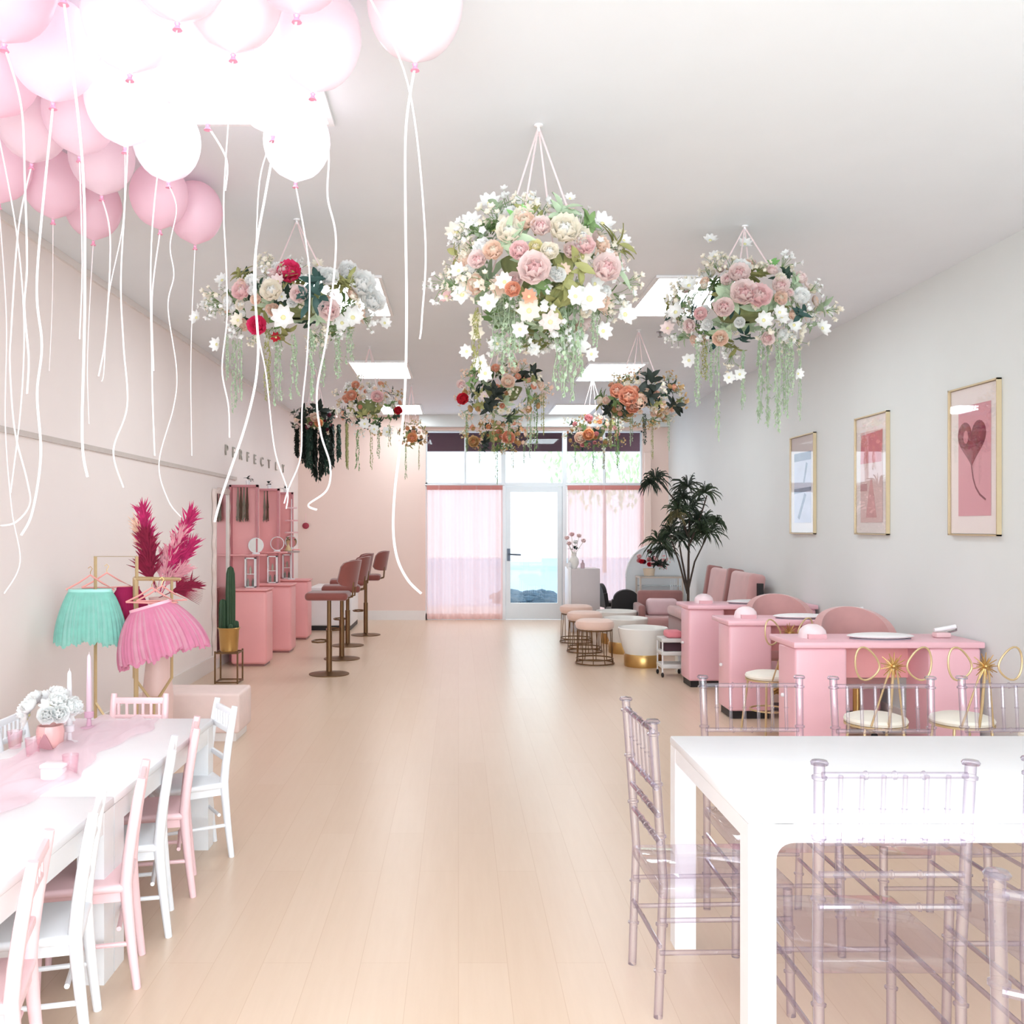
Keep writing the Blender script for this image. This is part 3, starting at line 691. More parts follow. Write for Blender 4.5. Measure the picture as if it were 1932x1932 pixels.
hanger((p.x+.07, RY+.06, p.z+.125), .5, 'pink hanger just behind the teal tutu', pk_h, .30)
tutu('tutu_skirt', (p.x, RY-.03, p.z-.005), (0, 0, 0), .135, .222, .325, ((teal, 1), (teal2, .98), (teal, .93)), 'teal tulle tutu skirt hanging nearest the wall', .4, 2, mat('teal_satin', '#a8e6da', .35))
p = P(228, 1112, RS)
mag = mat('magenta_tulle', '#b51d5c', .8, transl=.3)
tutu('tutu_skirt', (p.x, RY+.13, p.z-.005), (0, 0, .6), .07, .15, .27, ((mag, 1),), 'magenta tutu skirt squeezed between the teal and pink ones', .5, 3, mag)
p = P(298, 1140, RS)
hp_ = mat('hot_pink_tulle', '#ffadcd', .8, noise=.06, scale=20, transl=.5); lp_ = mat('light_pink_tulle', '#ffc6d8', .8, noise=.06, scale=20, transl=.5)
hanger((P(300, 1108, RS).x, RY-.14, P(0, 1100, RS).z), -.1, 'pink hanger holding the pink tutu', pk_h, .33)
hanger((P(312, 1104, RS).x, RY-.07, P(0, 1098, RS).z), .35, 'pink hanger behind the pink tutu, against the plumes', pk_h, .3)
tutu('tutu_skirt', (p.x, RY-.14, p.z-.005), (0, math.radians(-16), 0), .13, .28, .315, ((hp_, 1), (lp_, .985), (hp_, .93)), 'bright pink tulle tutu skirt hanging at a tilt in front', .45, 5, mat('pink_satin', '#ffb7c6', .35))
# plume arrangement
def plume(mb, p0, p1, wd, n, r, bend=.1, L_=.1):
    p0 = Vector(p0); p1 = Vector(p1); ax = p1-p0; side = ax.cross(Vector((0, 1, 0))).normalized()
    mb.tube([p0, p0.lerp(p1, .5)+side*bend*.2, p1], .003, 5)
    for k in range(n):
        u = .3+.7*r.random(); c = p0.lerp(p1, u)+side*bend*.2*math.sin(PI*u)
        d = (ax.normalized()*1.0+Vector((r.gauss(0, .38), r.gauss(0, .3), r.gauss(0, .2)))).normalized()
        off = side*r.uniform(-1, 1)*wd*.35*math.sin(PI*(.15+.8*(u-.3)/.7)); ln = L_*r.uniform(.6, 1.2)
        mb.strip([c+off*.3, c+off+d*ln*.5, c+off*1.3+d*ln+Vector((0, 0, -.01))], [.008, .012, .001], (0, 1, 0))
pv = P(287, 1150, 292)
t = thing('plume_arrangement', 'tall vase of magenta and pink dried plumes behind the clothes rack', 'dried arrangement', (pv.x, F/292+.12, 0))
MB().lathe([(0, .002), (.075, .002), (.09, .1), (.10, .4), (.06, .8), (.045, .95), (.06, 1.05), (.052, 1.05), (.038, .94), (.05, .8), (0, .8)], 28).build('vase_body', mat('blush_ceramic', '#f0cdc6', .4), t)
r = random.Random(8); ms = mat('magenta_plume', '#c02864', .9, noise=.25, scale=25); md = mat('wine_plume', '#8e1a3c', .9, noise=.25, scale=25); mp_ = mat('dusty_pink_plume', '#e39ba6', .9, noise=.15, scale=25); mo = mat('apricot_plume', '#efb9a0', .9, noise=.15, scale=25)
def lp(px, py, dy=0): q = P(px, py, 292); return Vector((q.x-pv.x, dy, q.z))
for (a, b, wd, n, m) in (((283, 1120), (252, 965), .10, 260, ms), ((285, 1120), (268, 1015), .11, 260, md), ((288, 1120), (246, 990), .07, 90, mo), ((292, 1120), (347, 975), .08, 260, ms), ((292, 1125), (345, 1035), .10, 220, ms), ((288, 1120), (330, 1010), .08, 120, mp_), ((285, 1110), (270, 1060), .10, 160, md), ((292, 1120), (330, 1080), .1, 120, mp_), ((290, 1130), (352, 1110), .05, 70, md), ((288, 1110), (300, 1050), .08, 100, mp_)):
    mb = MB(); plume(mb, lp(*a, r.uniform(-.02, .02)), lp(*b, r.uniform(-.07, .07)), wd, n, r, .06, .11); mb.build('plume', m, t, smooth=False, fixn=False)
mb = MB()
for k in range(22):
    a = -.5+1.5*k/22; b0 = lp(318, 1118); mb.strip([b0, b0+Vector((math.cos(a)*.1, -.02, math.sin(a)*.1+.01)), b0+Vector((math.cos(a)*.2, -.03, math.sin(a)*.16-.01))], [.006, .006, .001], (0, 1, 0))
mb.build('palm_spear', md, t, smooth=False, fixn=False)

# ------------------------------------------------------------------ cactus in gold pot on stand
s = 194.0; p = P(432, 1287, s)
t = thing('plant_stand', 'slim gold plant stand under the cactus pot', 'plant stand', (p.x, p.y, 0)); a = .108; zt = CH-(1230-VY)/s
for sx in (-1, 1):
    for sy in (-1, 1): MB().box(sx*a-.007, sx*a+.007, sy*a-.007, sy*a+.007, 0, zt+.02).build('leg', bronze, t, smooth=False)
mb = MB()
for z in (.012, zt): 
    for sg in (-1, 1): mb.box(-a, a, sg*a-.006, sg*a+.006, z-.006, z+.006); mb.box(sg*a-.006, sg*a+.006, -a, a, z-.006, z+.006)
mb.box(-a, a, -.008, .008, zt-.006, zt+.004); mb.build('frame_bars', bronze, t, smooth=False)
t = thing('potted_cactus', 'tall dark green columnar cactus in a gold pot, left of the pink stations', 'cactus', (p.x, p.y, zt+.006)); hp2 = .23
MB().lathe([(0, 0), (.075, 0), (.085, .01), (.098, hp2-.02), (.112, hp2), (.108, hp2+.004), (.094, hp2-.02), (.09, hp2-.03), (0, hp2-.03)], 32).build('pot', gold, t)
cg = mat('cactus_green', '#2f4a30', .6, noise=.15, scale=20)
def cact(mb, x, y, z0, h, R):
    pr = [(R*.8, 0), (R, h*.1), (R*1.02, h*.6), (R*.9, h*.88), (R*.6, h*.97), (0, h)]
    mb.lathe(pr, 48, T(x, y, z0), mod=lambda a_, u: 1+.12*math.cos(a_*9))
mb = MB(); cact(mb, .015, 0, hp2-.03, .63, .042); mb.build('main_column', cg, t)
mb = MB(); cact(mb, -.055, -.02, hp2-.03, .31, .036); mb.build('side_column', cg, t)
mb = MB(); cact(mb, .07, -.01, hp2-.03, .10, .026); cact(mb, .03, -.06, hp2-.03, .07, .022); mb.build('small_column', cg, t)

# ------------------------------------------------------------------ wavy mirror on the left wall
y0, y1 = F/179.5, F/168.8
t = thing('wavy_mirror', 'tall mirror with a wavy pale frame on the left wall behind the cactus', 'mirror', (XL+.004, (y0+y1)/2, .13)); a = (y1-y0)/2; h = 1.78
def wavy(k, inner):
    pts = []; e = .045 if inner else 0
    for i in range(k):
        q = i/k*4; sd = int(q); u = q-sd
        if sd == 0: x, z = -a+2*a*u, 0
        elif sd == 1: x, z = a, h*u
        elif sd == 2: x, z = a-2*a*u, h
        else: x, z = -a, h*(1-u)
        cx, cz = 0, h/2
        fx = (1-e/a); fz = (1-e/(h/2)); x2, z2 = x*fx, cz+(z-cz)*fz
        wv = 0 if inner else .022*math.sin(u*(2*PI)*(2 if sd % 2 == 0 else 7))
        if sd % 2 == 0: z2 += wv*(1 if sd == 2 else -1)
        else: x2 += wv*(1 if sd == 1 else -1)
        pts.append((x2, z2))
    return pts
k = 160; po, pi_ = wavy(k, False), wavy(k, True); mb = MB()
vs = [(0, u, v) for u, v in po]+[(.035, u, v) for u, v in po]+[(.035, u, v) for u, v in pi_]+[(.015, u, v) for u, v in pi_]
fs = []
for i in range(k):
    j = (i+1) % k
    for q in range(3): fs.append((q*k+i, q*k+j, (q+1)*k+j, (q+1)*k+i))
mb.add(vs, fs).build('frame', mat('blush_frame', '#f0ddd6', .5), t)
MB().prism(pi_, 'x', .01, .016).build('mirror_glass', mirror_m, t, smooth=False)

# ------------------------------------------------------------------ pink stations along the left wall
ordn = ['nearest', 'middle', 'farthest']
tass = mat('brown_tassel', '#5d4436', .9, noise=.3, scale=30)
for k, (Y0, top, xr) in enumerate(((10.3, .835, -2.07), (11.4, .82, -2.00), (12.72, .80, -2.01))):
    t = thing('pink_pedestal', 'rounded pink pedestal cabinet by the left wall, %s of three' % ordn[k], 'pedestal', (XL+.02, Y0, 0), group='pink pedestals by the left wall')
    W = xr-XL-.02; MB().rbox(.0+(.11 if k == 0 else .02), W, 0, .36, .02, top-.02, .035, 4).build('pedestal_body', pink_dk, t)
    MB().rbox(.0+(.10 if k == 0 else .01), W+.008, -.01, .37, top-.02, top, .008).build('pedestal_top', pink_dk, t)
    MB().box(.14, W-.03, .03, .33, 0, .02).build('pedestal_foot', rose_d, t, smooth=False)
    # upright pink display board behind the pedestal
    yb = Y0+.45; xb1 = (-2.25, -2.22, -2.28)[k]; topb = 1.98
    d = thing('display_board', 'tall pink display board standing on the wall side behind the %s pink pedestal' % ordn[k], 'display board', (XL+.02, yb, 0), group='pink display boards by the left wall')
    Wb = xb1-XL-.02
    mb = MB(); mb.box(0, Wb, 0, .03, 0, topb); mb.build('board_panel', pink_dk, d, smooth=False)
    mb = MB(); mb.box(0, .025, -.06, 0, 0, topb); mb.box(Wb-.02, Wb, -.06, 0, 0, topb); mb.box(0, Wb, -.06, 0, topb-.025, topb); mb.build('board_frame', mat('dark_rose_edge', '#c98086', .5), d, smooth=False)
    MB().box(.02, Wb+.1, -.1, 0, 1.185, 1.2).build('shelf', pink_dk, d, smooth=False)
    # round mirror on the shelf
    m_ = thing('tabletop_mirror', 'small round mirror on the shelf of the %s pink display board' % ordn[k], 'mirror', (XL+.02+Wb-.02, yb-.055, 1.2), group='round mirrors on the pink display boards')
    MB().lathe([(.078, -.006), (.086, -.006), (.086, .006), (.078, .006), (.078, -.006)], 32, T(0, 0, .1, rx=PI/2)).build('mirror_rim', white, m_)
    MB().lathe([(0, -.003), (.079, -.003), (.079, .003), (0, .003)], 32, T(0, 0, .1, rx=PI/2)).build('mirror_glass', mirror_m, m_)
    MB().rbox(-.04, .04, -.02, .02, 0, .015, .004).build('mirror_foot', white, m_)
    # white strip boxes below the shelf, standing on the pedestal
    n_ = thing('tall_organizer', 'narrow white organizer box standing on the %s pink pedestal' % ordn[k], 'organizer', (XL+.02+Wb-.06, Y0+.30, top), group='white organizers on the pink pedestals')
    mb = MB(); mb.box(-.06, -.045, -.03, .03, 0, .33); mb.box(.045, .06, -.03, .03, 0, .33); mb.box(-.06, .06, -.03, .03, 0, .012); mb.box(-.06, .06, -.03, .03, .318, .33); mb.build('organizer_frame', white, n_, smooth=False)
    r = random.Random(k)
    for q in range(3): MB().lathe([(0, 0), (.013, 0), (.013, .06), (.006, .07), (.006, .085), (0, .085)], 10, T(-.028+q*.028, 0, .0125+(.14 if q == 1 else 0))).build('bottle', mat('bottle_grey_%d' % q, ('#8d8f86', '#b9b0a0', '#6d6c62')[q], .3), n_)
    MB().box(-.045, .045, -.028, .028, .145, .152).build('organizer_tier', white, n_, smooth=False)
    if k < 2:
        g = thing('tassel_garland', 'brown tassel garland hanging from the top of the %s pink display board' % ordn[k], 'garland', (XL+.02+Wb*.5+(.06 if k else 0), yb-.07, topb-.03), group='brown tassel garlands')
        for q in range(4 if k == 0 else 2):
            mb = MB(); x0 = -.06+q*.035
            for z in range(26): mb.strip([(x0+r.uniform(-.004, .004), r.uniform(-.01, .01), 0), (x0+r.uniform(-.016, .016), r.uniform(-.012, .012), -.2), (x0+r.uniform(-.02, .02), r.uniform(-.015, .015), -.33-r.uniform(0, .06))], .005, (0, 1, 0))
            mb.build('tassel', tass if q % 2 else mat('grey_tassel', '#8b7d70', .9, noise=.2), g, smooth=False, fixn=False)
    g = thing('dried_sprig', 'small dark dried sprig on top of the %s pink display board' % ordn[k], 'plant', (XL+.02+Wb*.62, yb, topb), group='dark sprigs on the pink display boards')
    MB().lathe([(0, 0), (.02, 0), (.026, .05), (.02, .05), (0, .01)], 12).build('sprig_cup', white, g)
    inst('leaf_sprig', fmesh('leaf_sprig', 'black', k), g, T(0, 0, .05, s=.75))
# tiered stand on the farthest pedestal
p = P(550, 1089, 140.5)
t = thing('tiered_stand', 'white tiered stand with pink trays on the farthest pink pedestal', 'display stand', (p.x, p.y, .80))
MB().lathe([(0, 0), (.05, 0), (.05, .01), (.008, .015), (.006, 1.08), (0, 1.08)], 12).build('pole', white, t)
for z, R, c in ((.36, .11, '#b9a3a0'), (.62, .09, '#f2c6c6'), (.78, .085, '#f2b9bd'), (.95, .075, '#f0c9cc')):
    MB().lathe([(.006, z), (R, z), (R, z+.02), (R-.006, z+.02), (R-.006, z+.006), (.006, z+.006)], 24).build('tray', mat('tray_'+c[1:], c, .4), t)
g = thing('small_plant', 'little green plant in a brass cone pot on the tiered stand', 'plant', (p.x-.04, p.y-.03, .80+.386))
MB().lathe([(0, 0), (.05, 0), (.045, .01), (.012, .09), (.03, .14), (0, .13)], 16).build('pot', gold_p, g)
inst('leaf_sprig', fmesh('leaf_sprig', 'mid', 1), g, T(0, 0, .14, s=.7))
g = thing('heart_ornament', 'small dark red hanging ornament on the pink back wall right of the tiered stand', 'ornament', (bx(577), YB-.03, CH))
MB().ball((0, 0, 0), (.055, .02, .05), 14, 10).build('ornament_body', mat('wine_red', '#a8394a', .5), g)
MB().tube([(0, 0, .04), (0, .005, .2)], .004, 5).build('cord', kid_p, g)
# low white cabinet at the back
t = thing('low_cabinet', 'low white cabinet with a black plinth behind the bar stools', 'cabinet', (-1.87, 14.35, 0))
MB().rbox(-.31, .31, -.5, .5, .07, .62, .006).build('cabinet_body', white, t)
MB().box(-.30, .30, -.485, .49, 0, .07).build('plinth', blk, t, smooth=False)
for sx in (-1, 1): MB().box(.155*sx-.145, .155*sx+.145, -.512, -.5, .09, .6).build('door', white, t, smooth=False)

# ------------------------------------------------------------------ bar stools
def bar_stool():
    t = thing('bar_stool', 'x', 'bar stool', group='rust velvet bar stools by the pink pedestals')
    MB().rbox(-.225, .21, -.19, .19, .765, .845, .035, 4).build('seat', rust, t)
    def fn(u, v):
        a = -1.15+2.3*u; z = .90+.27*v; R = .25+.02*v; q = math.sqrt(max(0, 1-(2*u-1)**4)); zz = 1.035+(z-1.035)*(.55+.45*q)
        return (R*math.cos(a)*1.0+.0+.03*v, R*math.sin(a)*.86, zz)
    mb = MB(); n, m_ = 18, 6
    mb.grid(fn, n, m_)
    def fn2(u, v): x, y, z = fn(u, v); a = -1.15+2.3*u; return (x+.035*math.cos(a), y+.035*math.sin(a), z)
    mb.grid(fn2, n, m_)
    def edge(c):   # close the rim
        for u0, u1 in [(i/n, (i+1)/n) for i in range(n)]:
            mb.add([fn(u0, c), fn(u1, c), fn2(u1, c), fn2(u0, c)], [(0, 1, 2, 3)])
    edge(0); edge(1)
    for c in (0, 1):
        for v0, v1 in [(i/m_, (i+1)/m_) for i in range(m_)]: mb.add([fn(c, v0), fn(c, v1), fn2(c, v1), fn2(c, v0)], [(0, 1, 2, 3)])
    mb.build('backrest', rust, t, ang=60)
    for sy in (-1, 1): MB().tube([(.16, sy*.1, .78), (.25, sy*.11, .80), (.262, sy*.11, .95)], .009, 8).build('back_support', bronze, t)
    MB().tube([(0, 0, .02), (0, 0, .45)], .030, 16).build('pole', bronze, t); MB().tube([(0, 0, .45), (0, 0, .77)], .022, 16).build('gas_lift', bronze, t)
    MB().lathe([(0, .0), (.205, .0), (.205, .008), (.05, .022), (.03, .03), (0, .03)], 40).build('base_plate', bronze, t)
    MB().tube([(-.02, 0, .34), (-.04, -.09, .34), (-.10, -.12, .34), (-.16, -.08, .34), (-.175, 0, .34), (-.16, .08, .34), (-.10, .12, .34), (-.04, .09, .34), (-.02, 0, .34)], .009, 8).build('footrest', bronze, t)
    return t
st = bar_stool()
for i, (px, py, lb) in enumerate(((621, 1272, 'rust velvet bar stool nearest the camera, its seat wholly in view'), (645, 1243, 'second rust bar stool, its round back rising over the first seat'), (656, 1218, 'third rust bar stool, mostly hidden behind the second'), (690, 1198, 'rust bar stool farthest back, standing apart to the right'))):
    s = (py-VY)/CH; o = st if i == 0 else dup(st); place(o, ((px-VX)/s, F/s, 0), (0, .1, .12, .05)[i], lb)

# ------------------------------------------------------------------ nail desks
def nail_desk(label):
    t = thing('nail_desk', label, 'desk', group='pink nail desks along the right wall')
    W = 1.21; zt = .775
    MB().rbox(-.015, W, -.02, .47, zt-.04, zt, .008, 2).build('desktop', pink_lac, t)
    for x0 in (0, W-.35):
        pd = MB().rbox(x0, x0+.335, 0, .33, .06, zt-.04, .02, 3).build('pedestal', pink_lac, t)
        MB().box(x0+.02, x0+.315, .02, .31, .0, .06).build('plinth', blk, pd, smooth=False)
        if x0 == 0: MB().ball((-.012, .2, .40), .014, 10, 8).build('knob', white, pd)
    MB().box(.335, W-.35, .29, .31, .50, zt-.04).build('modesty_panel', pink_dk, t, smooth=False)
    MB().box(.335, W-.35, .05, .3, .055, .075).build('foot_shelf', mat('dark_shelf', '#3a2f30', .6), t, smooth=False)
    return t
nd = nail_desk('x'); DK = ((2.16, 6.12, 'pink nail desk nearest the camera, behind the clear chairs'), (2.13, 7.50, 'pink nail desk in the middle of the row, half hidden by the nearest one'), (2.165, 8.96, 'pink nail desk farthest back, beside the palm'))
padm = mat('white_cushion', '#f7f2f2', .5, noise=.01); lampm = mat('pink_white_dome', '#fbe3e6', .35, noise=.01)
which = ['nearest', 'middle', 'farthest']
for i, (x, y, lb) in enumerate(DK):
    o = nd if i == 0 else dup(nd); place(o, (x, y, 0), 0, lb); zt = .7755
    t = thing('hand_cushion', 'white oval hand cushion on the %s nail desk' % which[i], 'cushion', (x+.62, y+.17, zt), group='oval hand cushions on the nail desks')
    MB().ball((0, 0, .02), (.22, .11, .02), 28, 10).build('cushion_pad', padm, t); MB().lathe([(.0, 0), (.2, 0), (.2, .006), (0, .006)], 28, Matrix.Diagonal((1, .5, 1, 1))).build('cushion_base', mat('grey_mauve', '#a89aa6', .5), t)
    t = thing('nail_lamp', 'rounded pink and white nail lamp on the left of the %s nail desk' % which[i], 'nail lamp', (x+.20, y+.24, zt), group='dome nail lamps on the nail desks')
    prof = [(0, .09), (.03, .088), (.06, .075), (.083, .05), (.09, .02), (.09, 0), (0, 0)]
    MB().lathe(prof, 28).build('lamp_dome', lampm, t); MB().box(-.06, .06, -.093, -.06, 0, .03).build('hand_slot', mat('slot_rose', '#e9b5bb', .5), t, smooth=False)
    if i < 2:
        t = thing('nail_drill', 'small white nail drill with handpiece on the right of the %s nail desk' % which[i], 'nail drill', (x+1.06, y+.24, zt), group='nail drills on the desks')
        MB().rbox(-.05, .05, -.035, .035, 0, .035, .01).build('drill_body', mat('drill_pink', '#edc6c8', .4), t)
        MB().tube([(-.05, 0, .05), (.0, 0, .055), (.09, -.01, .075)], [.012, .015, .014], 10).build('handpiece', white, t)
        MB().tube([(.09, -.01, .075), (.1, 0, .05), (.05, .02, .03)], .007, 6).build('drill_cable', mat('chrome', '#a8a4a4'), t)

# pink shell armchairs behind the desks
def shell_chair():
    t = thing('shell_armchair', 'x', 'armchair', group='pink velvet armchairs at the nail desks')
    R0 = .20
    def fo(off):
        def f(u, v):
            a = PI*(-.12+1.24*u); hgt = .50+.41*math.sin(PI*min(max(u, .0), 1))**.55*v if True else 0
            rr = R0+off+.04*v; return (rr*math.cos(a), .02+rr*math.sin(a)*.85, .42+(hgt-.42)*v if v else .42)
        return f
    mb = MB(); n, m_ = 26, 6; f1, f2 = fo(0), fo(.055); mb.grid(f1, n, m_); mb.grid(f2, n, m_)
    for i in range(n):
        for c in (0, 1): mb.add([f1(i/n, c), f1((i+1)/n, c), f2((i+1)/n, c), f2(i/n, c)], [(0, 1, 2, 3)])
    for j in range(m_):
        for c in (0, 1): mb.add([f1(c, j/m_), f1(c, (j+1)/m_), f2(c, (j+1)/m_), f2(c, j/m_)], [(0, 1, 2, 3)])
    mb.build('shell_back', rose_v, t, ang=60)
    MB().rbox(-.20, .20, -.2, .18, .36, .48, .04, 4).build('seat', rose_v, t)
    MB().tube([(0, 0, .05), (0, 0, .36)], .03, 12).build('pedestal_pole', gold, t)
    for k in range(5):
        a = 2*PI*k/5; MB().tube([(0, 0, .09), (.2*math.cos(a), .2*math.sin(a), .04)], [.02, .012], 8).build('base_spoke', gold, t)
        MB().ball((.2*math.cos(a), .2*math.sin(a), .025), .025, 10, 6).build('caster', blk, t)
    return t
sc_ = shell_chair()
for i, (px, py, s, lb) in enumerate(((1617, 1152, 258, 'pink velvet rounded-back armchair behind the nearest nail desk'), (1473, 1118, 216, 'dusty pink rounded-back armchair behind the middle nail desk'))):
    o = sc_ if i == 0 else dup(sc_); place(o, ((px-VX)/s, F/s, 0), -.1, lb)

# gold butterfly chairs with white seats
def butterfly():
    t = thing('butterfly_chair', 'x', 'chair', group='gold wire butterfly-back chairs at the nail desks')
    MB().lathe([(0, .455), (.12, .45), (.165, .435), (.172, .42), (.165, .405), (0, .40)], 36).build('seat_cushion', mat('ivory_cushion', '#f7efe2', .6), t)
    MB().lathe([(.15, .39), (.17, .39), (.17, .402), (.15, .402), (.15, .39)], 36).build('seat_ring', gold_p, t)
    for k in range(4):
        a = PI/4+k*PI/2; MB().tube([(.15*math.cos(a), .15*math.sin(a), .39), (.2*math.cos(a), .2*math.sin(a), 0)], .008, 8).build('leg', gold_p, t)
    MB().lathe([(.13, .17), (.142, .17), (.142, .18), (.13, .18), (.13, .17)], 30).build('foot_ring', gold_p, t)
    bz = .765; by = -.22
    for sx in (-1, 1):
        pts = []
        for k in range(24):
            q = 2*PI*k/24; rr = .5*(1+.35*math.cos(q)); pts.append((sx*(.075+.085*(1+math.cos(q-.0))*.78), by, bz+.085*math.sin(q)*(1+.35*math.cos(q))+.012*math.cos(q)))
        MB().tube(pts, .0055, 6, closed=True).build('wing_loop', gold_p, t)
    mb = MB(); r = random.Random(4)
    for k in range(26):
        a = 2*PI*k/26; ln = .05 if k % 2 else .075; mb.tube([(0, by, bz-.01), (ln*math.cos(a), by-.01*math.sin(k*1.7), bz-.01+ln*math.sin(a))], [.005, .002], 5)
    mb.ball((0, by-.005, bz-.01), .014, 10, 8); mb.build('starburst', gold, t)
    MB().tube([(0, by, bz-.02), (-.0, -.19, .52), (-.0, -.165, .41)], .008, 8).build('back_stem', gold_p, t)
    for sx in (-1, 1): MB().tube([(sx*.02, by, bz-.03), (sx*.09, -.15, .41)], .0055, 6).build('back_brace', gold_p, t)
    return t
bf = butterfly()
for i, (x, y, rz, lb) in enumerate(((2.37, 5.42, 0, 'gold butterfly-back chair with white seat at the nearest nail desk, left of two'), (2.86, 5.42, .05, 'gold butterfly-back chair with white seat at the nearest nail desk, by the right wall'), (2.28, 7.0, .35, 'gold butterfly-back chair with white seat between the nearest and middle nail desks'), (3.1, 4.95, 0.3, 'gold butterfly-back chair at the right edge of the photo'))):
    o = bf if i == 0 else dup(bf); place(o, (x, y, 0), rz, lb)

# ------------------------------------------------------------------ pedicure area
t = thing('velvet_sofa', 'long dusty rose velvet bench sofa with tall back cushions along the right wall', 'sofa', (XR-.16, 11.3, 0))
Y0s, Y1s = -1.05, .77
MB().rbox(-.58, -.06, Y0s, Y1s, .12, .40, .03, 3).build('sofa_base', rose_d, t)
for k in range(2):
    a, b = Y0s+.02+k*.9, Y0s+.90+k*.9
    MB().rbox(-.60, -.14, a, b, .40, .52, .04, 4).build('seat_cushion', rose_v, t)
    MB().rbox(-.16, .02, a, b-.12, .50, 1.0, .05, 4, T(-.08, 0, .0, ry=.16)).build('back_cushion', rose_v, t)
    MB().rbox(-.17, .02, b-.11, b+.0, .50, 1.02, .03, 3, T(-.09, 0, .0, ry=.16)).build('back_divider', rose_d, t)
MB().box(-.02, .04, Y0s-.03, Y1s, .1, .9).build('sofa_backboard', blk, t, smooth=False)
for x in (-.52, -.12):
    for y in (Y0s+.1, Y1s-.1): MB().tube([(x, y, 0), (x, y, .12)], [.02, .025], 8).build('leg', gold, t)
def rose_armchair(loc, rz, lb):
    t = thing('rose_armchair', lb, 'armchair', loc, rz, group=None)
    MB().rbox(-.30, .30, -.28, .28, .16, .34, .04, 3).build('seat', rose_v, t)
    MB().rbox(-.30, .30, .2, .32, .30, .66, .04, 3).build('backrest', rose_d, t)
    for sx in (-1, 1): MB().rbox(sx*.31-.045, sx*.31+.045, -.28, .28, .14, .50, .03, 3).build('armrest', rose_d, t)
    MB().rbox(-.2, .2, .02, .2, .34, .56, .05, 3).build('loose_cushion', mat('mauve_pink_fabric', '#e6c6c9', .8), t)
    for sx in (-1, 1):
        for sy in (-1, 1): MB().tube([(sx*.26, sy*.22, 0), (sx*.26, sy*.22, .17)], [.012, .018], 8).build('leg', gold, t)
rose_armchair((2.68, 12.5, 0), -.05, 'dusty rose armchair with a pale cushion behind the pedicure bowls')
def bowl():
    t = thing('pedicure_bowl', 'x', 'pedicure bowl', group='white and gold pedicure bowls')
    MB().lathe([(0, .13), (.19, .13), (.22, .2), (.255, .32), (.27, .41), (.262, .42), (.25, .41), (.23, .3), (.19, .2), (0, .18)], 44).build('basin', mat('white_ceramic', '#efeae4', .2, noise=.01), t)
    MB().lathe([(0, 0), (.20, 0), (.205, .02), (.205, .12), (.195, .135), (0, .135)], 44).build('gold_base', gold, t)
    return t
b0 = bowl()
for i, (px, py, lb) in enumerate(((1213, 1256, 'white pedicure bowl on a gold base, nearest of three'), (1180, 1231, 'white pedicure bowl on a gold base, half hidden behind the nearest bowl'), (1163, 1213, 'white pedicure bowl on a gold base, farthest back and mostly hidden'))):
    s = (py-VY)/CH; o = b0 if i == 0 else dup(b0); place(o, ((px-VX)/s, F/s, 0), 0, lb)
def wire_stool():
    t = thing('wire_ottoman', 'x', 'stool', group='pink topped gold wire stools')
    MB().lathe([(0, .49), (.17, .488), (.205, .47), (.215, .44), (.205, .40), (.19, .385), (0, .385)], 40).build('seat_pad', mat('blush_velvet', '#efcbbb', .75, sheen=.4), t)
    for z, R in ((.375, .19), (.012, .21), (.06, .2)):
        MB().tube([(R*math.cos(2*PI*k/36), R*math.sin(2*PI*k/36), z) for k in range(36)], .008, 6, closed=True).build('wire_ring', bronze, t)
    for k in range(10):
        a = 2*PI*k/10; MB().tube([(.19*math.cos(a), .19*math.sin(a), .375), (.2*math.cos(a+.1), .2*math.sin(a+.1), .06), (.21*math.cos(a+.1), .21*math.sin(a+.1), .012)], .005, 5).build('wire_rod', bronze, t)
    return t
w0 = wire_stool()
for i, (px, py, lb) in enumerate(((1122, 1252, 'gold wire stool with a blush pink seat, nearest of three'), (1103, 1230, 'gold wire stool with a blush pink seat, middle one of three'), (1087, 1212, 'gold wire stool with a blush pink seat, nearest the glass door'))):
    s = (py-VY)/CH; o = w0 if i == 0 else dup(w0); place(o, ((px-VX)/s, F/s, 0), i*.3, lb)
# counter by the door
s = 132.0; p = P(1105, 1190, s); ct = 1.52-(1073-VY)/s
t = thing('reception_counter', 'pale grey mauve block counter right of the glass door', 'counter', (p.x, p.y, 0))
MB().rbox(-.205, .205, 0, .45, .0, ct, .006).build('counter_body', mat('grey_mauve_laminate', '#d3c8c8', .5, noise=.01), t)
MB().rbox(-.245, -.206, -.01, .46, 0, ct+.01, .005).build('side_panel', white, t)
pq = P(1085, 1070, s)
t = thing('flower_vase', 'white vase with pale pink flowers on the grey counter by the door', 'vase', (pq.x, pq.y+.15, ct))
MB().lathe([(0, 0), (.045, 0), (.075, .07), (.07, .13), (.035, .18), (.04, .22), (.034, .22), (.03, .18), (0, .16)], 24).build('vase_body', mat('white_ceramic', '#efeae4'), t)
for k, (dx, dz, c) in enumerate(((-.1, .42, 'blush'), (-.03, .47, 'pink'), (.07, .45, 'blush'), (.13, .38, 'blush'), (.02, .36, 'white'), (-.07, .34, 'blush'))):
    sm_ = MB().tube([(0, 0, .18), (dx*.5, 0, .28), (dx, 0, dz-.01)], .003, 5).build('stem', lmt('mid'), t); inst('peony', fmesh('peony', c, k % 2), sm_, Matrix.Translation((dx, -.01, dz)) @ align((dx*2, -1, 1)) @ Matrix.Scale(.9, 4))
inst('leaf_sprig', fmesh('leaf_sprig', 'dark', 2), t, T(.01, -.03, .27, s=1.0))
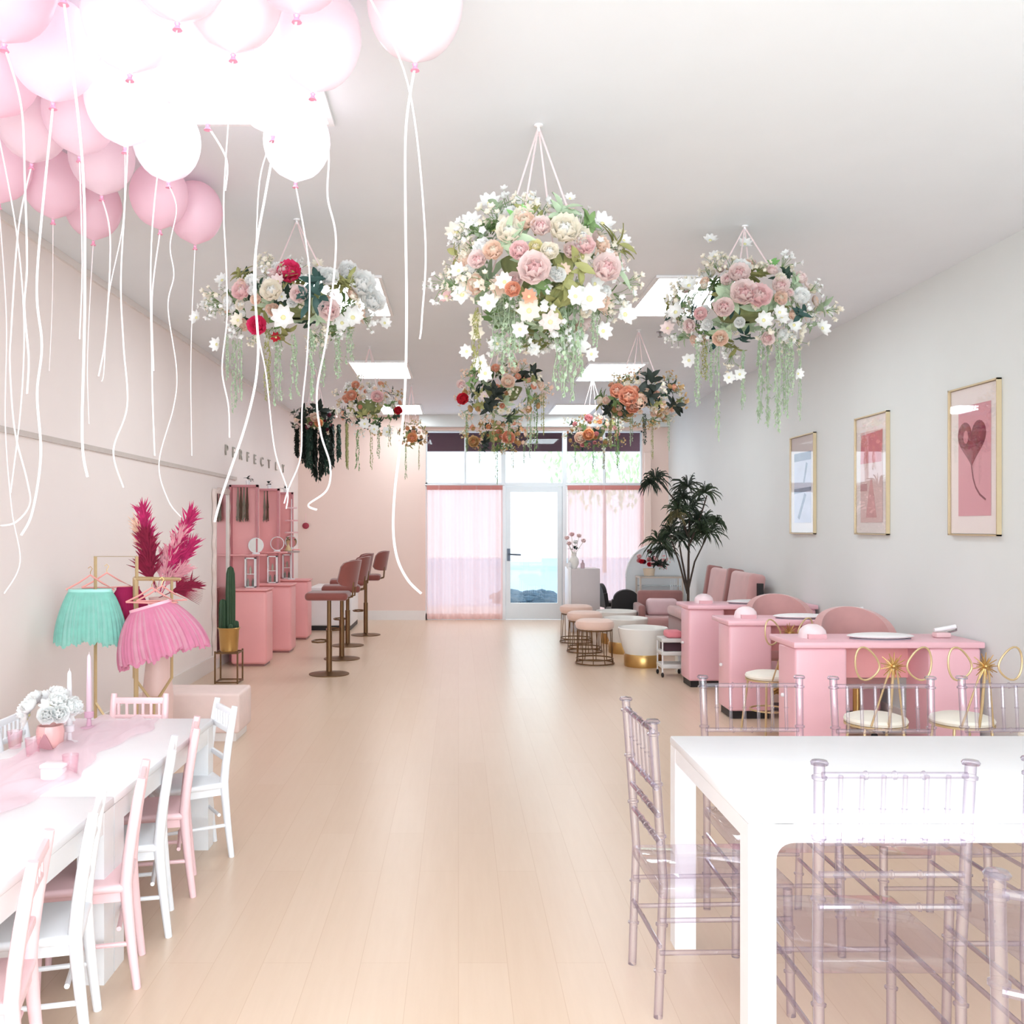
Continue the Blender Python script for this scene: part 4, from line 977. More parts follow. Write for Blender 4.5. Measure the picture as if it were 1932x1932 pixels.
for i, (px, py, R, lb) in enumerate(((1071, 1068, .035, 'small white bottle at the left end of the grey counter'), (1101, 1070, .03, 'small pinkish bottle on the grey counter'))):
    q = P(px, py, s); t = thing('small_bottle', lb, 'bottle', (q.x if i else q.x+.03, q.y+.1, ct+(0 if i else 0.0)))
    MB().lathe([(0, 0), (R, 0), (R, .07), (R*.4, .09), (R*.4, .12), (0, .12)], 16).build('bottle_body', (white, mat('mauve_bottle', '#c7a9b0', .4))[i], t)
# black chairs near the window
def black_chair(loc, rz, lb):
    t = thing('black_chair', lb, 'chair', loc, rz, group='black chairs by the window')
    n = 20; poly = [(-.20, .34), (-.19, .55)]+[(.17*math.cos(PI-PI*k/n), .56+.13*math.sin(PI-PI*k/n)) for k in range(n+1)]+[(.19, .55), (.20, .34)]
    MB().prism(poly, 'y', .18, .24, Matrix.Translation((0, 0, 0)) @ Matrix.Rotation(-.12, 4, 'X')).build('backrest', blk, t)
    MB().rbox(-.21, .21, -.2, .2, .30, .39, .03, 3).build('seat', blk, t)
    for sx in (-1, 1):
        for sy in (-1, 1): MB().tube([(sx*.17, sy*.16, 0), (sx*.16, sy*.15, .31)], .012, 8).build('leg', blk, t)
black_chair((2.26, 13.15, 0), PI, 'black chair with a rounded back in front of the right curtain')
black_chair((2.40, 14.3, 0), R90+.2, 'black chair seen side on against the grey counter')
# glass cabinet with flowers, arch mirror, palm
s = 137.0
t = thing('glass_counter', 'glass display counter with beige frame behind the rose armchair', 'display case', ((1248-VX)/s, F/s, 0)); zt = CH-(1088-VY)/s
fr_ = mat('beige_frame', '#cdbcae', .4)
mb = MB()
for x in (-.29, .29):
    for y in (0, .3): mb.box(x-.012, x+.012, y-.012, y+.012, 0, zt)
for z in (.02, .5, zt-.01): 
    mb.box(-.29, .29, -.012, .012, z-.012, z+.012); mb.box(-.29, .29, .288, .312, z-.012, z+.012); mb.box(-.3, -.28, 0, .3, z-.012, z+.012); mb.box(.28, .3, 0, .3, z-.012, z+.012)
mb.build('case_frame', fr_, t, smooth=False)
MB().box(-.30, .30, -.015, .315, zt, zt+.008).build('glass_top', glass, t, smooth=False)
for z in (.5, .68): MB().box(-.28, .28, 0, .3, z, z+.008).build('glass_shelf', mat('grey_glass_shelf', '#a9aeb0', .2), t, smooth=False)
mb = MB()
for k in range(6): mb.box(.12+k*.03, .13+k*.03, -.005, .0, .52, zt-.02)
mb.build('grille', alu, t, smooth=False)
q = P(1228, 1086, s)
t = thing('flower_pot', 'beige pot of red and pink flowers on the glass display counter', 'potted flowers', (q.x, q.y+.12, zt+.008))
MB().lathe([(0, 0), (.07, 0), (.085, .10), (.078, .10), (.065, .01), (0, .01)], 20).build('pot', mat('beige_ceramic', '#ddc7ae', .5), t)
r = random.Random(9)
for k in range(16):
    dx, dz = r.uniform(-.17, .17), .14+r.uniform(0, .2); c = ('rose', 'red', 'plum', 'pink')[k % 4]
    if dx > .02: c = ('plum', 'pink')[k % 2]
    inst('peony', fmesh('peony', c, k % 2), t, Matrix.Translation((dx, r.uniform(-.06, .06), dz)) @ align((dx, -.8, .4)) @ Matrix.Scale(.85, 4))
for k in range(4): inst('leaf_sprig', fmesh('leaf_sprig', 'black', k), t, Matrix.Translation((.02+.05*k, -.03, .20-.02*k)) @ align((.1*k, -1, .5)))
for k in range(3): inst('blossom_spray', fmesh('blossom_spray', 'rose', k), t, Matrix.Translation((.15+.03*k, 0, .1+.06*k)) @ align((.5, -.5, .6)))
s = 132.0; n = 28; cxa = (1238-VX)/s; R = 57/s; zc = CH-(1088-VY)/s
t = thing('arched_panel', 'large pale grey arched panel behind the flowers and the palm', 'panel', (cxa, F/s, 0))
poly = [(R, .0), (R, zc)]+[(R*math.cos(PI*k/n), zc+R*1.06*math.sin(PI*k/n)) for k in range(1, n)]+[(-R, zc), (-R, 0)]
MB().prism(poly, 'y', 0, .03).build('panel_board', mat('pale_grey_panel', '#dfe0e2', .4, noise=.01), t)
MB().tube([(u, -.005, v) for u, v in poly[1:-1]], .012, 8).build('panel_edging', white, t)
# side cart
s = 186.0; q = P(1262, 1275, s)
t = thing('utility_cart', 'small white rolling cart between the nearest pedicure bowl and the farthest nail desk', 'cart', (q.x+.02, q.y, 0)); mb = MB()
for sx in (-1, 1):
    for sy in (-1, 1): mb.tube([(sx*.11, sy*.12, .05), (sx*.11, sy*.12, .36)], .008, 6)
mb.build('cart_frame', white, t)
for z in (.09, .22, .35): MB().rbox(-.12, .12, -.13, .13, z, z+.04, .006).build('tray', mat('pale_grey_tray', '#d9d6d2', .4), t)
for sx in (-1, 1):
    for sy in (-1, 1): MB().ball((sx*.11, sy*.12, .025), (.015, .025, .025), 10, 8).build('caster', blk, t)
MB().rbox(-.09, .09, -.1, .1, .26, .34, .01).build('towel_stack', mat('dark_plum_towel', '#4a3038', .9), t)
t2 = thing('pink_towel', 'small coral pink folded towel on top of the rolling cart', 'towel', (q.x+.04, q.y, .391)); MB().rbox(-.08, .08, -.1, .1, 0, .07, .025, 3).build('folded_cloth', mat('coral_towel', '#ec8f98', .9), t2)
# palm
s = 182.0; q = P(1299, 1140, s)
t = thing('potted_palm', 'tall dark green artificial palm with several trunks behind the farthest nail desk', 'palm', (q.x, q.y, 0))
MB().lathe([(0, 0), (.13, 0), (.16, .3), (.15, .3), (.14, .27), (0, .27)], 28).build('pot', mat('white_ceramic', '#efeae4'), t)
MB().lathe([(0, .27), (.14, .275)], 20).build('soil', mat('soil', '#3a2c22', .9, noise=.3), t)
bk = mat('palm_trunk', '#3c2f28', .9, noise=.2, scale=20)
def pp(px, py, dy=0): v = P(px, py, s); return (v.x-q.x, dy, v.z)
branches = [((1298, 1150), (1299, 1060), (1301, 960), 0), ((1297, 1120), (1280, 1060), (1262, 1010), -.05), ((1299, 1110), (1312, 1060), (1338, 1010), .06), ((1300, 1020), (1280, 950), (1245, 905), .08), ((1297, 1110), (1288, 1050), (1283, 1000), .12), ((1300, 1030), (1318, 980), (1330, 935), -.08)]
for i, (a, b, c, dy) in enumerate(branches):
    z0 = (0, 0, .27) if i == 0 else pp(*a)
    MB().tube([z0, pp(*a), pp(*b, dy*.5), pp(*c, dy)], [.018, .016, .012, .008] if i == 0 else [.012, .011, .009, .006], 8).build('trunk', bk, t)
pl = [mat('palm_dark', '#1d2b1b', .55, noise=.2, scale=12), mat('palm_mid', '#2f3d26', .55, noise=.2, scale=12), mat('palm_brown', '#6d6544', .6, noise=.2, scale=12)]
r = random.Random(12)
heads = [(1240, 903, .08, .8, 0), (1228, 912, .05, .6, 0), (1298, 918, 0, .95, 0), (1326, 930, -.08, .8, 1), (1302, 958, .05, 1.05, 0), (1278, 965, -.05, .9, 1), (1330, 985, .06, .9, 1), (1342, 1005, .06, .95, 1), (1262, 1005, -.08, .95, 0), (1240, 1020, -.05, .9, 1), (1284, 1015, .12, 1.0, 0), (1272, 975, -.1, .6, 2), (1310, 985, 0, .9, 0), (1320, 1000, -.06, .8, 1), (1290, 940, .04, .7, 0), (1255, 1035, .05, .7, 0), (1350, 985, -.04, .6, 1), (1300, 1010, .1, .8, 1)]
for (hx, hy, dy, sc_h, mi) in heads:
    mb = MB(); c = Vector(pp(hx, hy, dy))
    for k in range(58):
        a = r.uniform(0, 2*PI); el = r.uniform(-.7, 1.35); L_ = .20*sc_h*r.uniform(.7, 1.2); d = Vector((math.cos(a)*math.cos(el), math.sin(a)*math.cos(el), math.sin(el)))
        pts = [c, c+d*L_*.5+Vector((0, 0, .01)), c+d*L_*.85+Vector((0, 0, -.03)), c+d*L_+Vector((0, 0, -.07))]
        mb.strip(pts, [.006, .015, .011, .001], (d.cross(Vector((0, 0, 1)))+Vector((0, .01, .3))).normalized())
    mb.build('leaf_crown', pl[mi], t, smooth=False, fixn=False)

# ------------------------------------------------------------------ hanging flower baskets
def hanging_flowers(cx, cy, s, wpx, hpx, hook, pal, n_f, n_spray, n_leaf, vines, label, seed, explicit=(), leafc=('mid', 'fresh', 'dark'), size=1.0, spc=('white', 'cream'), tail=None, fkeep=.5):
    r = random.Random(seed); c = P(cx, cy, s)
    t = thing('hanging_flowers', label, 'hanging flowers', (c.x, c.y, H), group='hanging flower baskets under the ceiling')
    z0 = c.z-H; rx, rz = wpx/2/s, hpx/2/s; ry = rx*.9
    hoop = z0+rz*.1
    MB().lathe([(.03, hoop-.10), (rx*.3, hoop-.08), (rx*.42, hoop), (rx*.43, hoop+.02), (rx*.40, hoop), (rx*.28, hoop-.06), (.03, hoop-.08)], 24).build('basket', mat('moss_basket', '#7d8558', .95, noise=.3, scale=20, bump=.5), t)
    ribm = mat('pink_ribbon', '#f4dede', .5, transl=.3)
    hx, hz = (P(hook[0], hook[1], s).x-c.x), 0
    for k in range(4):
        a = PI/4+k*PI/2+.3; MB().strip([(hx, 0, -.01), (rx*.58*math.cos(a), rx*.58*math.sin(a), hoop)], .008, (.3, 1, 0)).build('hanging_ribbon', ribm, t, smooth=False, fixn=False)
    MB().lathe([(0, 0), (.02, 0), (.02, -.006), (.006, -.01), (.006, -.03), (0, -.03)], 12, T(hx, 0, -.0005)).build('ceiling_hook', white, t)
    def surf(px, py, k=1.0):
        u = (px-cx)/(wpx/2); v = (py-cy)/(hpx/2); q = 1-u*u-v*v; dy = -ry*math.sqrt(q) if q > 0 else 0
        dy *= k; s2 = F/(c.y+dy); pt = P(px, py, s2); return Vector((pt.x-c.x, dy, pt.z-H))
    cnt = 0
    for e in explicit:
        kind, col, px, py, rp = e; pt = surf(px, py); d = Vector((pt.x*.8, -1+.4*abs(pt.x), (pt.z-z0)*1.2+.25))
        sc_f = (rp/s)/.05*1.12 if kind != 'leaf_sprig' else rp/s/.06
        o = inst(kind, fmesh(kind, col, cnt % 3), t, Matrix.Translation(pt) @ align(d, r.uniform(0, 6)) @ Matrix.Scale(sc_f, 4)); cnt += 1
    for k in range(n_f):
        a = r.uniform(0, 2*PI); v = r.uniform(-.8, .95); rr = math.sqrt(max(0, 1-v*v)); d = Vector((rr*math.cos(a), rr*math.sin(a)*1.0, v))
        if d.y > .35: d.y *= -1
        pt = Vector((d.x*rx*.86, d.y*ry*.86, z0+d.z*rz*.86)); col = r.choice(pal)
        kind = 'peony' if r.random() < .72 else 'daisy'
        inst(kind, fmesh(kind, col, k % 3), t, Matrix.Translation(pt) @ align((d.x, d.y-.3, d.z*.8+.2), r.uniform(0, 6)) @ Matrix.Scale(size*r.uniform(.6, 1.15), 4))
    for k in range(n_spray):
        a = r.uniform(0, 2*PI); v = r.uniform(-1, 1); rr = math.sqrt(1-v*v); d = Vector((rr*math.cos(a), rr*math.sin(a), v))
        q = r.uniform(.82, 1.08); pt = Vector((d.x*rx*q, d.y*ry*q*.8, z0+d.z*rz*q))
        inst('blossom_spray', fmesh('blossom_spray', r.choice(spc), k % 4), t, Matrix.Translation(pt) @ align(d) @ Matrix.Scale(size*r.uniform(.8, 1.25), 4))
    for k in range(n_leaf):
        a = r.uniform(0, 2*PI); v = r.uniform(-1, 1); rr = math.sqrt(1-v*v); d = Vector((rr*math.cos(a), rr*math.sin(a), v)); q = r.uniform(.55, .92)
        pt = Vector((d.x*rx*q, d.y*ry*q, z0+d.z*rz*q))
        inst('leaf_sprig', fmesh('leaf_sprig', r.choice(leafc), k % 4), t, Matrix.Translation(pt) @ align(d) @ Matrix.Scale(size*r.uniform(.9, 1.4), 4))
    for (px, y0_, y1_, col, wd) in vines:
        L_ = (y1_-y0_)/s; dy = r.uniform(-.5, .3)*ry; pt = P(px, y0_, F/(c.y+dy)); 
        inst('trailing_vine', fmesh('trailing_vine' if tail is None else 'grass_tail', col, int(px) % 3), t, T(pt.x-c.x, dy, pt.z-H, rz=r.uniform(0, 6), s=(wd, wd, L_/.5)))
    return t
E1 = [('daisy', 'white', 924, 386, 22), ('daisy', 'white', 993, 390, 26), ('leaf_sprig', 'fresh', 986, 418, 20), ('peony', 'cream', 1062, 445, 31), ('peony', 'cream', 962, 447, 27), ('peony', 'peach', 932, 480, 20), ('peony', 'pink', 980, 480, 20), ('peony', 'blush', 1007, 515, 32), ('peony', 'pink', 1100, 470, 20), ('peony', 'blush', 1137, 515, 30), ('daisy', 'white', 1135, 425, 24), ('daisy', 'white', 1176, 455, 14), ('daisy', 'cream', 862, 440, 22), ('peony', 'blush', 903, 496, 19), ('daisy', 'white', 866, 512, 16), ('peony', 'coral', 968, 549, 16), ('daisy', 'coral', 998, 560, 14), ('daisy', 'white', 952, 533, 17), ('daisy', 'white', 873, 557, 20), ('daisy', 'pink', 843, 560, 14), ('daisy', 'white', 922, 572, 18), ('daisy', 'cream', 998, 587, 22), ('daisy', 'blush', 1038, 608, 20), ('daisy', 'white', 981, 622, 16), ('daisy', 'white', 1007, 659, 13), ('daisy', 'white', 1088, 648, 24), ('daisy', 'white', 1111, 565, 28), ('daisy', 'white', 1178, 594, 21), ('daisy', 'white', 1137, 625, 18), ('daisy', 'white', 1115, 668, 14), ('daisy', 'cream', 899, 604, 15), ('daisy', 'cream', 901, 629, 15), ('daisy', 'white', 938, 649, 17), ('daisy', 'white', 881, 663, 14), ('daisy', 'white', 907, 684, 16), ('daisy', 'white', 916, 704, 16), ('daisy', 'white', 1075, 376, 12), ('peony', 'cream', 1035, 480, 18), ('peony', 'yellow', 1010, 470, 14), ('daisy', 'white', 890, 420, 20), ('daisy', 'white', 1085, 560, 18)]
hanging_flowers(1015, 515, 425, 330, 260, (1016, 262), ['white', 'blush', 'cream', 'white', 'blush', 'peach'], 62, 56, 40,
    [(945, 560, 700, 'sage', 1.3), (960, 550, 725, 'sage', 1.4), (975, 560, 690, 'sage', 1.2), (1060, 540, 760, 'sage', 1.4), (1078, 500, 775, 'sage', 1.6), (1095, 520, 740, 'sage', 1.4), (1050, 470, 640, 'sage', 1.3), (990, 580, 660, 'mid', 1.0), (900, 580, 720, 'olive', .8), (1120, 560, 660, 'sage', .9)],
    'largest hanging basket of white and blush flowers, in the centre foreground', 11, E1, leafc=('sage', 'mid', 'sage', 'olive'), size=1.0)
E2 = [('peony', 'blush', 1392, 525, 22), ('peony', 'blush', 1400, 560, 26), ('peony', 'pink', 1428, 565, 24), ('peony', 'blush', 1365, 585, 20), ('peony', 'blush', 1468, 545, 18), ('peony', 'white', 1505, 565, 18), ('peony', 'pink', 1322, 595, 14), ('peony', 'peach', 1358, 640, 16), ('peony', 'white', 1395, 515, 20), ('daisy', 'white', 1340, 455, 14), ('daisy', 'white', 1348, 485, 12), ('leaf_sprig', 'fresh', 1452, 502, 14), ('daisy', 'white', 1497, 614, 14), ('daisy', 'white', 1550, 620, 16), ('daisy', 'white', 1560, 590, 12), ('daisy', 'white', 1275, 590, 16), ('daisy', 'blush', 1260, 620, 14), ('daisy', 'white', 1300, 680, 14), ('daisy', 'white', 1375, 712, 12), ('daisy', 'white', 1395, 706, 12), ('daisy', 'white', 1505, 705, 11), ('daisy', 'white', 1440, 605, 16), ('peony', 'blush', 1445, 640, 14), ('leaf_sprig', 'dark', 1478, 525, 16), ('leaf_sprig', 'blue', 1505, 600, 18), ('daisy', 'white', 1405, 462, 14), ('daisy', 'white', 1300, 540, 16), ('daisy', 'white', 1182, 590, 12), ('daisy', 'white', 1470, 590, 13)]
hanging_flowers(1405, 585, 318, 290, 170, (1405, 425), ['blush', 'white', 'white', 'cream', 'peach', 'blush'], 52, 40, 40,
    [(1318, 640, 770, 'sage', 1.0), (1340, 640, 740, 'sage', 1.2), (1355, 650, 855, 'sage', .8), (1400, 660, 790, 'sage', .7), (1430, 640, 820, 'sage', 1.0), (1448, 620, 835, 'sage', 1.3), (1465, 620, 820, 'sage', 1.3), (1480, 610, 800, 'sage', 1.2), (1495, 640, 750, 'sage', 1.0), (1510, 650, 805, 'sage', .6), (1330, 640, 720, 'olive', .9)],
    'hanging basket of blush roses with long sage vines, on the right', 12, E2, leafc=('mid', 'sage', 'sage', 'olive', 'blue'), size=.95)
E3 = [('peony', 'magenta', 548, 523, 25), ('peony', 'magenta', 490, 617, 20), ('peony', 'pink', 460, 555, 19), ('daisy', 'red', 521, 637, 10), ('peony', 'cream', 515, 555, 22), ('peony', 'blush', 620, 590, 22), ('peony', 'white', 680, 545, 28), ('peony', 'white', 700, 575, 24), ('peony', 'white', 620, 530, 20), ('leaf_sprig', 'blue', 592, 540, 22), ('leaf_sprig', 'blue', 600, 560, 22), ('leaf_sprig', 'blue', 580, 565, 20), ('daisy', 'white', 535, 600, 22), ('daisy', 'cream', 450, 605, 14), ('daisy', 'white', 410, 650, 14), ('daisy', 'white', 372, 600, 14), ('daisy', 'white', 420, 530, 14), ('daisy', 'white', 388, 575, 10), ('daisy', 'white', 725, 610, 13), ('peony', 'white', 655, 520, 22), ('daisy', 'white', 645, 610, 16), ('daisy', 'cream', 600, 500, 12), ('peony', 'blush', 565, 560, 18), ('daisy', 'white', 665, 600, 20), ('leaf_sprig', 'dark', 466, 520, 12), ('leaf_sprig', 'dark', 490, 540, 12)]
hanging_flowers(560, 575, 325, 300, 130, (560, 408), ['blush', 'white', 'cream', 'white', 'peach'], 46, 38, 36,
    [(442, 640, 790, 'sage', .8), (455, 640, 770, 'sage', .7), (505, 620, 760, 'olive', .9), (525, 620, 790, 'sage', 1.1), (555, 630, 770, 'sage', 1.0), (590, 620, 770, 'sage', 1.2), (610, 620, 740, 'sage', 1.0), (640, 610, 720, 'sage', 1.2), (660, 600, 700, 'sage', 1.0), (430, 630, 720, 'sage', .6)],
    'hanging basket of white flowers with magenta blooms and blue green leaves, on the left', 13, E3, leafc=('mid', 'olive', 'dark', 'sage'), size=.9)
pe = ['peach', 'coral', 'cream', 'ochre', 'peach', 'blush']
hanging_flowers(950, 742, 215, 165, 110, (950, 610), pe, 44, 44, 34, [(880, 780, 860, 'mid', .6), (930, 780, 870, 'olive', .7), (1000, 740, 850, 'sage', 1.2), (1012, 740, 860, 'mid', 1.0), (1025, 740, 830, 'olive', .8), (960, 780, 860, 'mid', .7)],
    'hanging basket of peach flowers with one red bloom, behind the central basket', 14, [('peony', 'red', 876, 755, 13), ('peony', 'peach', 958, 724, 14), ('leaf_sprig', 'black', 925, 760, 20), ('leaf_sprig', 'black', 930, 740, 16), ('leaf_sprig', 'black', 1000, 710, 20), ('peony', 'coral', 935, 698, 9), ('peony', 'blush', 872, 728, 10)], leafc=('dark', 'olive', 'mid', 'sage'), size=.85, spc=('cream', 'peach'))
hanging_flowers(938, 822, 158, 130, 60, (938, 711), ['ochre', 'orange', 'coral', 'peach'], 40, 26, 24, [(905, 840, 880, 'mid', .7), (938, 845, 925, 'mid', .8), (968, 845, 890, 'olive', .7), (990, 840, 880, 'mid', .8), (1000, 820, 870, 'sage', .9)],
    'hanging basket of orange and ochre flowers low in front of the transom', 15, [('peony', 'coral', 958, 828, 14), ('peony', 'ochre', 895, 835, 12), ('leaf_sprig', 'black', 915, 835, 12)], leafc=('olive', 'dark', 'mid'), size=.75, spc=('ochre', 'cream'))
hanging_flowers(1205, 752, 208, 160, 90, (1205, 622), pe, 40, 44, 32, [(1150, 780, 850, 'olive', 1.1), (1165, 780, 860, 'mid', 1.1), (1190, 780, 850, 'sage', .8), (1230, 780, 880, 'olive', .6), (1262, 780, 860, 'sage', .6), (1215, 780, 850, 'dark', .9)],
    'hanging basket with large coral flowers and black leaves, above the palm', 16, [('peony', 'coral', 1165, 742, 16), ('peony', 'coral', 1185, 752, 20), ('peony', 'peach', 1205, 760, 16), ('peony', 'coral', 1192, 770, 14), ('leaf_sprig', 'black', 1225, 725, 24), ('leaf_sprig', 'black', 1222, 750, 20), ('leaf_sprig', 'black', 1150, 778, 12), ('leaf_sprig', 'black', 1270, 765, 16)], leafc=('dark', 'olive', 'mid'), size=.85, spc=('cream', 'peach', 'ochre'))
hanging_flowers(1118, 818, 158, 110, 66, (1118, 711), ['orange', 'peach', 'ochre', 'rose'], 38, 24, 24, [(1120, 840, 890, 'mid', .8), (1140, 840, 895, 'olive', .8), (1165, 830, 890, 'mid', 1.0), (1085, 840, 880, 'mid', .6)],
    'hanging basket of apricot flowers low in front of the right transom panes', 17, [('peony', 'peach', 1095, 828, 13), ('peony', 'orange', 1110, 822, 12), ('peony', 'rose', 1110, 792, 9)], leafc=('olive', 'dark', 'mid'), size=.7, spc=('ochre', 'cream'))
hanging_flowers(697, 768, 190, 128, 100, (697, 650), ['blush', 'cream', 'peach', 'coral', 'white'], 44, 34, 26, [(655, 800, 890, 'olive', .7), (675, 810, 900, 'mid', .8), (700, 810, 890, 'olive', .7), (715, 800, 870, 'mid', .8), (735, 800, 850, 'olive', .6)],
    'hanging basket of salmon and cream flowers under the left ceiling light', 18, [('peony', 'coral', 665, 750, 12), ('peony', 'pink', 712, 752, 13), ('peony', 'coral', 672, 730, 9), ('peony', 'red', 750, 776, 9), ('daisy', 'white', 688, 800, 11), ('daisy', 'white', 706, 810, 10), ('daisy', 'white', 730, 815, 11)], leafc=('dark', 'olive', 'mid'), size=.7, spc=('cream', 'white', 'olive' if False else 'ochre'))
hanging_flowers(776, 820, 150, 52, 60, (776, 725), ['orange', 'ochre', 'peach'], 18, 8, 16, [(765, 840, 915, 'mid', .6), (790, 840, 890, 'olive', .6)],
    'small hanging basket of orange flowers left of the transom window', 19, [('peony', 'orange', 778, 828, 11)], leafc=('olive', 'dark'), size=.6, spc=('ochre',))
hanging_flowers(595, 795, 168, 90, 60, (595, 693), ['peach', 'plum', 'blush', 'plum'], 22, 12, 26, [(562, 800, 862, 'black', .9), (574, 800, 880, 'black', .9), (585, 805, 892, 'dark', .9), (595, 800, 905, 'black', 1.0), (606, 805, 912, 'black', .9), (617, 800, 900, 'dark', .9), (628, 800, 885, 'black', .9), (640, 800, 870, 'dark', .7), (655, 795, 880, 'olive', .5)],
    'hanging basket with thick dark green foliage drooping below peach flowers, far left', 20, [('peony', 'peach', 595, 790, 10), ('peony', 'orange', 602, 800, 9), ('leaf_sprig', 'black', 570, 790, 16), ('leaf_sprig', 'black', 600, 775, 16)], leafc=('black', 'dark'), size=.7, spc=('blush', 'cream'), tail=True)

# ------------------------------------------------------------------ balloons
latex = mat('pink_latex', '#ffecf3', .3, noise=.01, scale=2, transl=.6, spec=.4)
latex2 = mat('deep_pink_latex', '#ffe3ed', .3, noise=.01, scale=2, transl=.6)
latex_bleached = mat('bleached_pink_latex', '#fff3f7', .22, noise=.01, scale=2, transl=.45)  # pink latex paled in colour to paint in bleaching by the ceiling panel
rib = mat('curling_ribbon', '#fdeeee', .35, noise=.01, transl=.3)
def balloon_mesh(m):
    pr = [(.004, -.176), (.012, -.170), (.026, -.164)]
    for k in range(3, 17):
        a = PI*k/16; z = -.162*math.cos(a); pr.append((.143*math.sin(a)**.92*(1-.05*max(0, -z)/.16), z))
    # refine profile
    P2 = []
    for i in range(len(pr)-1):
        for k in range(3):
            u = k/3; P2.append((pr[i][0]*(1-u)+pr[i+1][0]*u, pr[i][1]*(1-u)+pr[i+1][1]*u))
    P2.append((0, .162)); mb = MB(); mb.lathe(P2, 40); return mb.mesh('balloon', [m], ang=180)
bms = {'p': balloon_mesh(latex), 'd': balloon_mesh(latex2), 'w': balloon_mesh(latex_bleached)}
for b in bms.values():
    for pl_ in b.polygons: pl_.use_smooth = True
knm = MB().lathe([(.0, 0), (.009, -.004), (.006, -.012), (.014, -.024), (.0, -.022)], 10).mesh('knot', [mat('pink_knot', '#ef9dba', .4)])
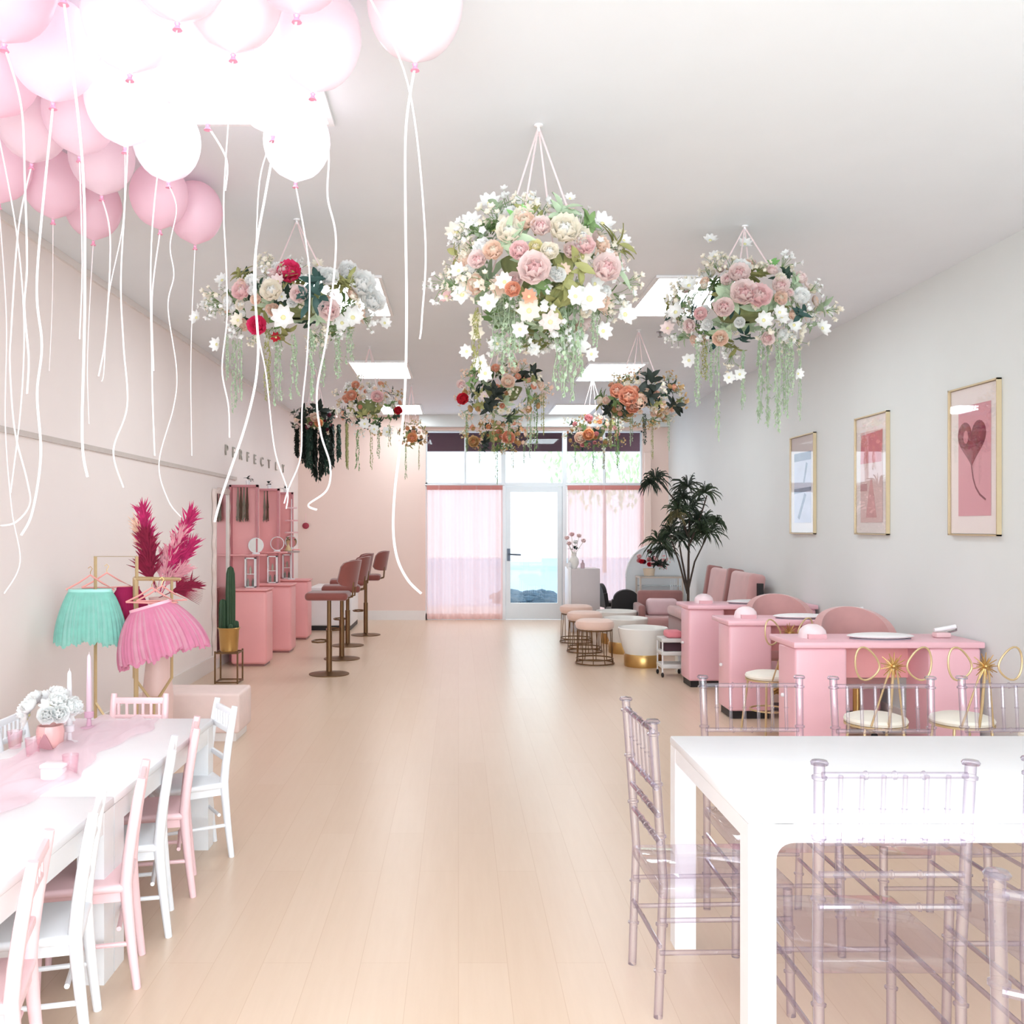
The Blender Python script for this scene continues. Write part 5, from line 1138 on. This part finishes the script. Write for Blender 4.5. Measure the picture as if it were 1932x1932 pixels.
balls = [
 # cx, cy, colour, tilt, ribbon points (px), label
 (783, 12, 'w', 0, [(768, 112), (766, 240), (765, 400), (767, 560), (766, 680), (762, 770), (754, 850), (745, 925), (742, 1000), (750, 1055), (770, 1095), (795, 1120)], 'pale balloon set apart at the right of the cluster, with one long curling ribbon'),
 (597, 75, 'w', .1, [(618, 180), (619, 280), (618, 370), (634, 459), (617, 630), (598, 738), (605, 816), (623, 878), (617, 924), (582, 952), (598, 962)], 'large pale pink balloon right of the bright cluster centre'),
 (440, -8, 'w', 0, [(424, 100), (426, 300), (422, 398), (427, 510), (428, 603), (419, 696), (431, 766), (433, 826)], 'pale pink balloon at the top edge between the white glow and the large balloon'),
 (560, -92, 'p', 0, [(570, 30), (540, 160), (502, 360), (480, 505), (487, 670), (468, 785), (420, 930), (405, 985)], 'pink balloon cut by the top edge above the large pale one'),
 (245, 35, 'w', 0, [(233, 130), (240, 300), (235, 393), (228, 533), (233, 650), (240, 766), (214, 850), (233, 920)], 'big washed-out balloon left of the light glow'),
 (100, 95, 'p', 0, [(80, 160), (70, 519), (79, 650), (70, 743), (77, 859), (61, 966), (40, 1010)], 'pink balloon near the upper left corner, behind the thick ribbon'),
 (-8, 130, 'd', 0, [(10, 200), (30, 430), (45, 600), (40, 760), (20, 930)], 'pink balloon cut by the left edge, second from the top'),
 (8, -30, 'd', 0, [(8, 60), (40, 200), (47, 347), (51, 500), (46, 580), (54, 673), (51, 743)], 'pink balloon in the top left corner'),
 (236, 190, 'w', 0, [(236, 262), (232, 420), (205, 560), (196, 700), (190, 720)], 'pale balloon at mid cluster below the big washed-out one'),
 (62, 230, 'p', .05, [(47, 300), (35, 430), (21, 626), (19, 696), (28, 812), (51, 906), (56, 952), (30, 985), (0, 992)], 'pink balloon at the left above the four deeper pink ones'),
 (315, 270, 'w', -.06, [(329, 345), (333, 393), (321, 463), (328, 519), (317, 580), (333, 696), (328, 766), (300, 873), (317, 943), (342, 976)], 'pale balloon low in the cluster above two deep pink ones'),
 (192, 298, 'p', 0, [(205, 370), (208, 450), (200, 626), (186, 710)], 'pink balloon in the middle of the lower left row'),
 (515, 165, 'w', 0, [(495, 240), (490, 340), (483, 505), (486, 620), (502, 707), (518, 847), (542, 924), (540, 960)], 'pale balloon just right of the light glow'),
 (560, 270, 'w', .05, [(583, 350), (583, 505), (580, 660), (570, 770), (567, 862), (545, 920), (536, 950)], 'pale balloon hanging lowest right of the cluster, its tip against the ceiling'),
 (100, 348, 'd', 0, [(98, 400), (99, 560), (93, 700)], 'deep pink balloon low on the left side of the cluster'),
 (-2, 315, 'd', 0, [(5, 400), (12, 600), (10, 800), (22, 960), (38, 1060), (8, 1120)], 'deep pink balloon cut by the left edge, lowest there'),
 (176, 393, 'd', 0, [(168, 450), (170, 560), (165, 690), (168, 800)], 'deep pink balloon, lowest on the left of the row'),
 (300, 370, 'd', -.05, [(290, 425), (287, 560), (290, 700)], 'deep pink balloon under the pale low balloon'),
 (368, 402, 'd', 0, [(358, 470), (362, 600), (360, 720), (362, 860)], 'deep pink balloon lowest of all, at the right end of the lower row'),
 (392, 140, 'w', 0, [(424, 165), (427, 300), (425, 360)], 'pink balloon bleached pale right in front of the light glow'),
 (335, -75, 'w', 0, [(330, 60), (288, 420), (287, 700), (292, 860)], 'bleached pink balloon at the top edge above the light glow'),
 (150, 215, 'p', 0, [(148, 300), (155, 500), (150, 640)], 'pink balloon tucked between two pale ones on the left'),
 (690, -150, 'p', 0, [(700, 0), (770, 160), (802, 440), (796, 600), (792, 640)], 'balloon above the top edge, its thin ribbon right of the long curling one'),
 (120, -130, 'p', 0, [(120, 0), (155, 300), (160, 560), (155, 820), (165, 900)], 'balloon above the top edge, its thin ribbon hanging over the left wall'),
]
for i, (cx, cy, c, tl, rp, lb) in enumerate(balls):
    if lb is None: continue
    s = (992-cy)/1.61; p = P(cx, cy, s); o = inst('balloon', bms[c], None); o.location = (p.x, p.y, H-.166); o.rotation_euler = (0, tl*.6, 0)
    sc_b = 1.04 if cy < 200 else .98
    o.scale = (sc_b, sc_b, sc_b*.98); tag(o, lb, 'balloon', 'pink helium balloons under the ceiling')
    inst('knot', knm, o, T(0, 0, -.176))
    if rp:
        # ribbon path in the balloon's plane, drifting a little in depth
        Mi = (Matrix.Translation(o.location) @ o.rotation_euler.to_matrix().to_4x4() @ Matrix.Diagonal((sc_b, sc_b, sc_b*.98, 1))).inverted()
        knot_w = Mi.inverted() @ Vector((0, 0, -.185)); ppts = [knot_w]; rr = random.Random(i)
        ctrl = [((knot_w.x*s)+VX, VY-(knot_w.z-CH)*s)]+rp[1:]
        # Catmull-Rom through the control points
        cp = [ctrl[0]]+ctrl+[ctrl[-1]]; pts = []
        for k in range(1, len(cp)-2):
            for q in range(8):
                u = q/8; f = lambda a, b, c_, d: .5*((2*b)+(-a+c_)*u+(2*a-5*b+4*c_-d)*u*u+(-a+3*b-3*c_+d)*u**3)
                pts.append((f(cp[k-1][0], cp[k][0], cp[k+1][0], cp[k+2][0]), f(cp[k-1][1], cp[k][1], cp[k+1][1], cp[k+2][1])))
        pts.append(ctrl[-1]); wp = []
        for k, (x, y) in enumerate(pts):
            dd = .04*math.sin(k*.21+i); s2 = F/(p.y+dd*min(1, k/6)); wp.append(Mi @ P(x, y, s2))
        mb = MB(); nrm = Vector((.3*math.sin(i), 1, .0)); mb.strip(wp, (.0075 if i in (0, 9, 5) else .0045+.002*(i % 2)), nrm); mb.build('ribbon', rib, o, smooth=True, ang=180, fixn=False)
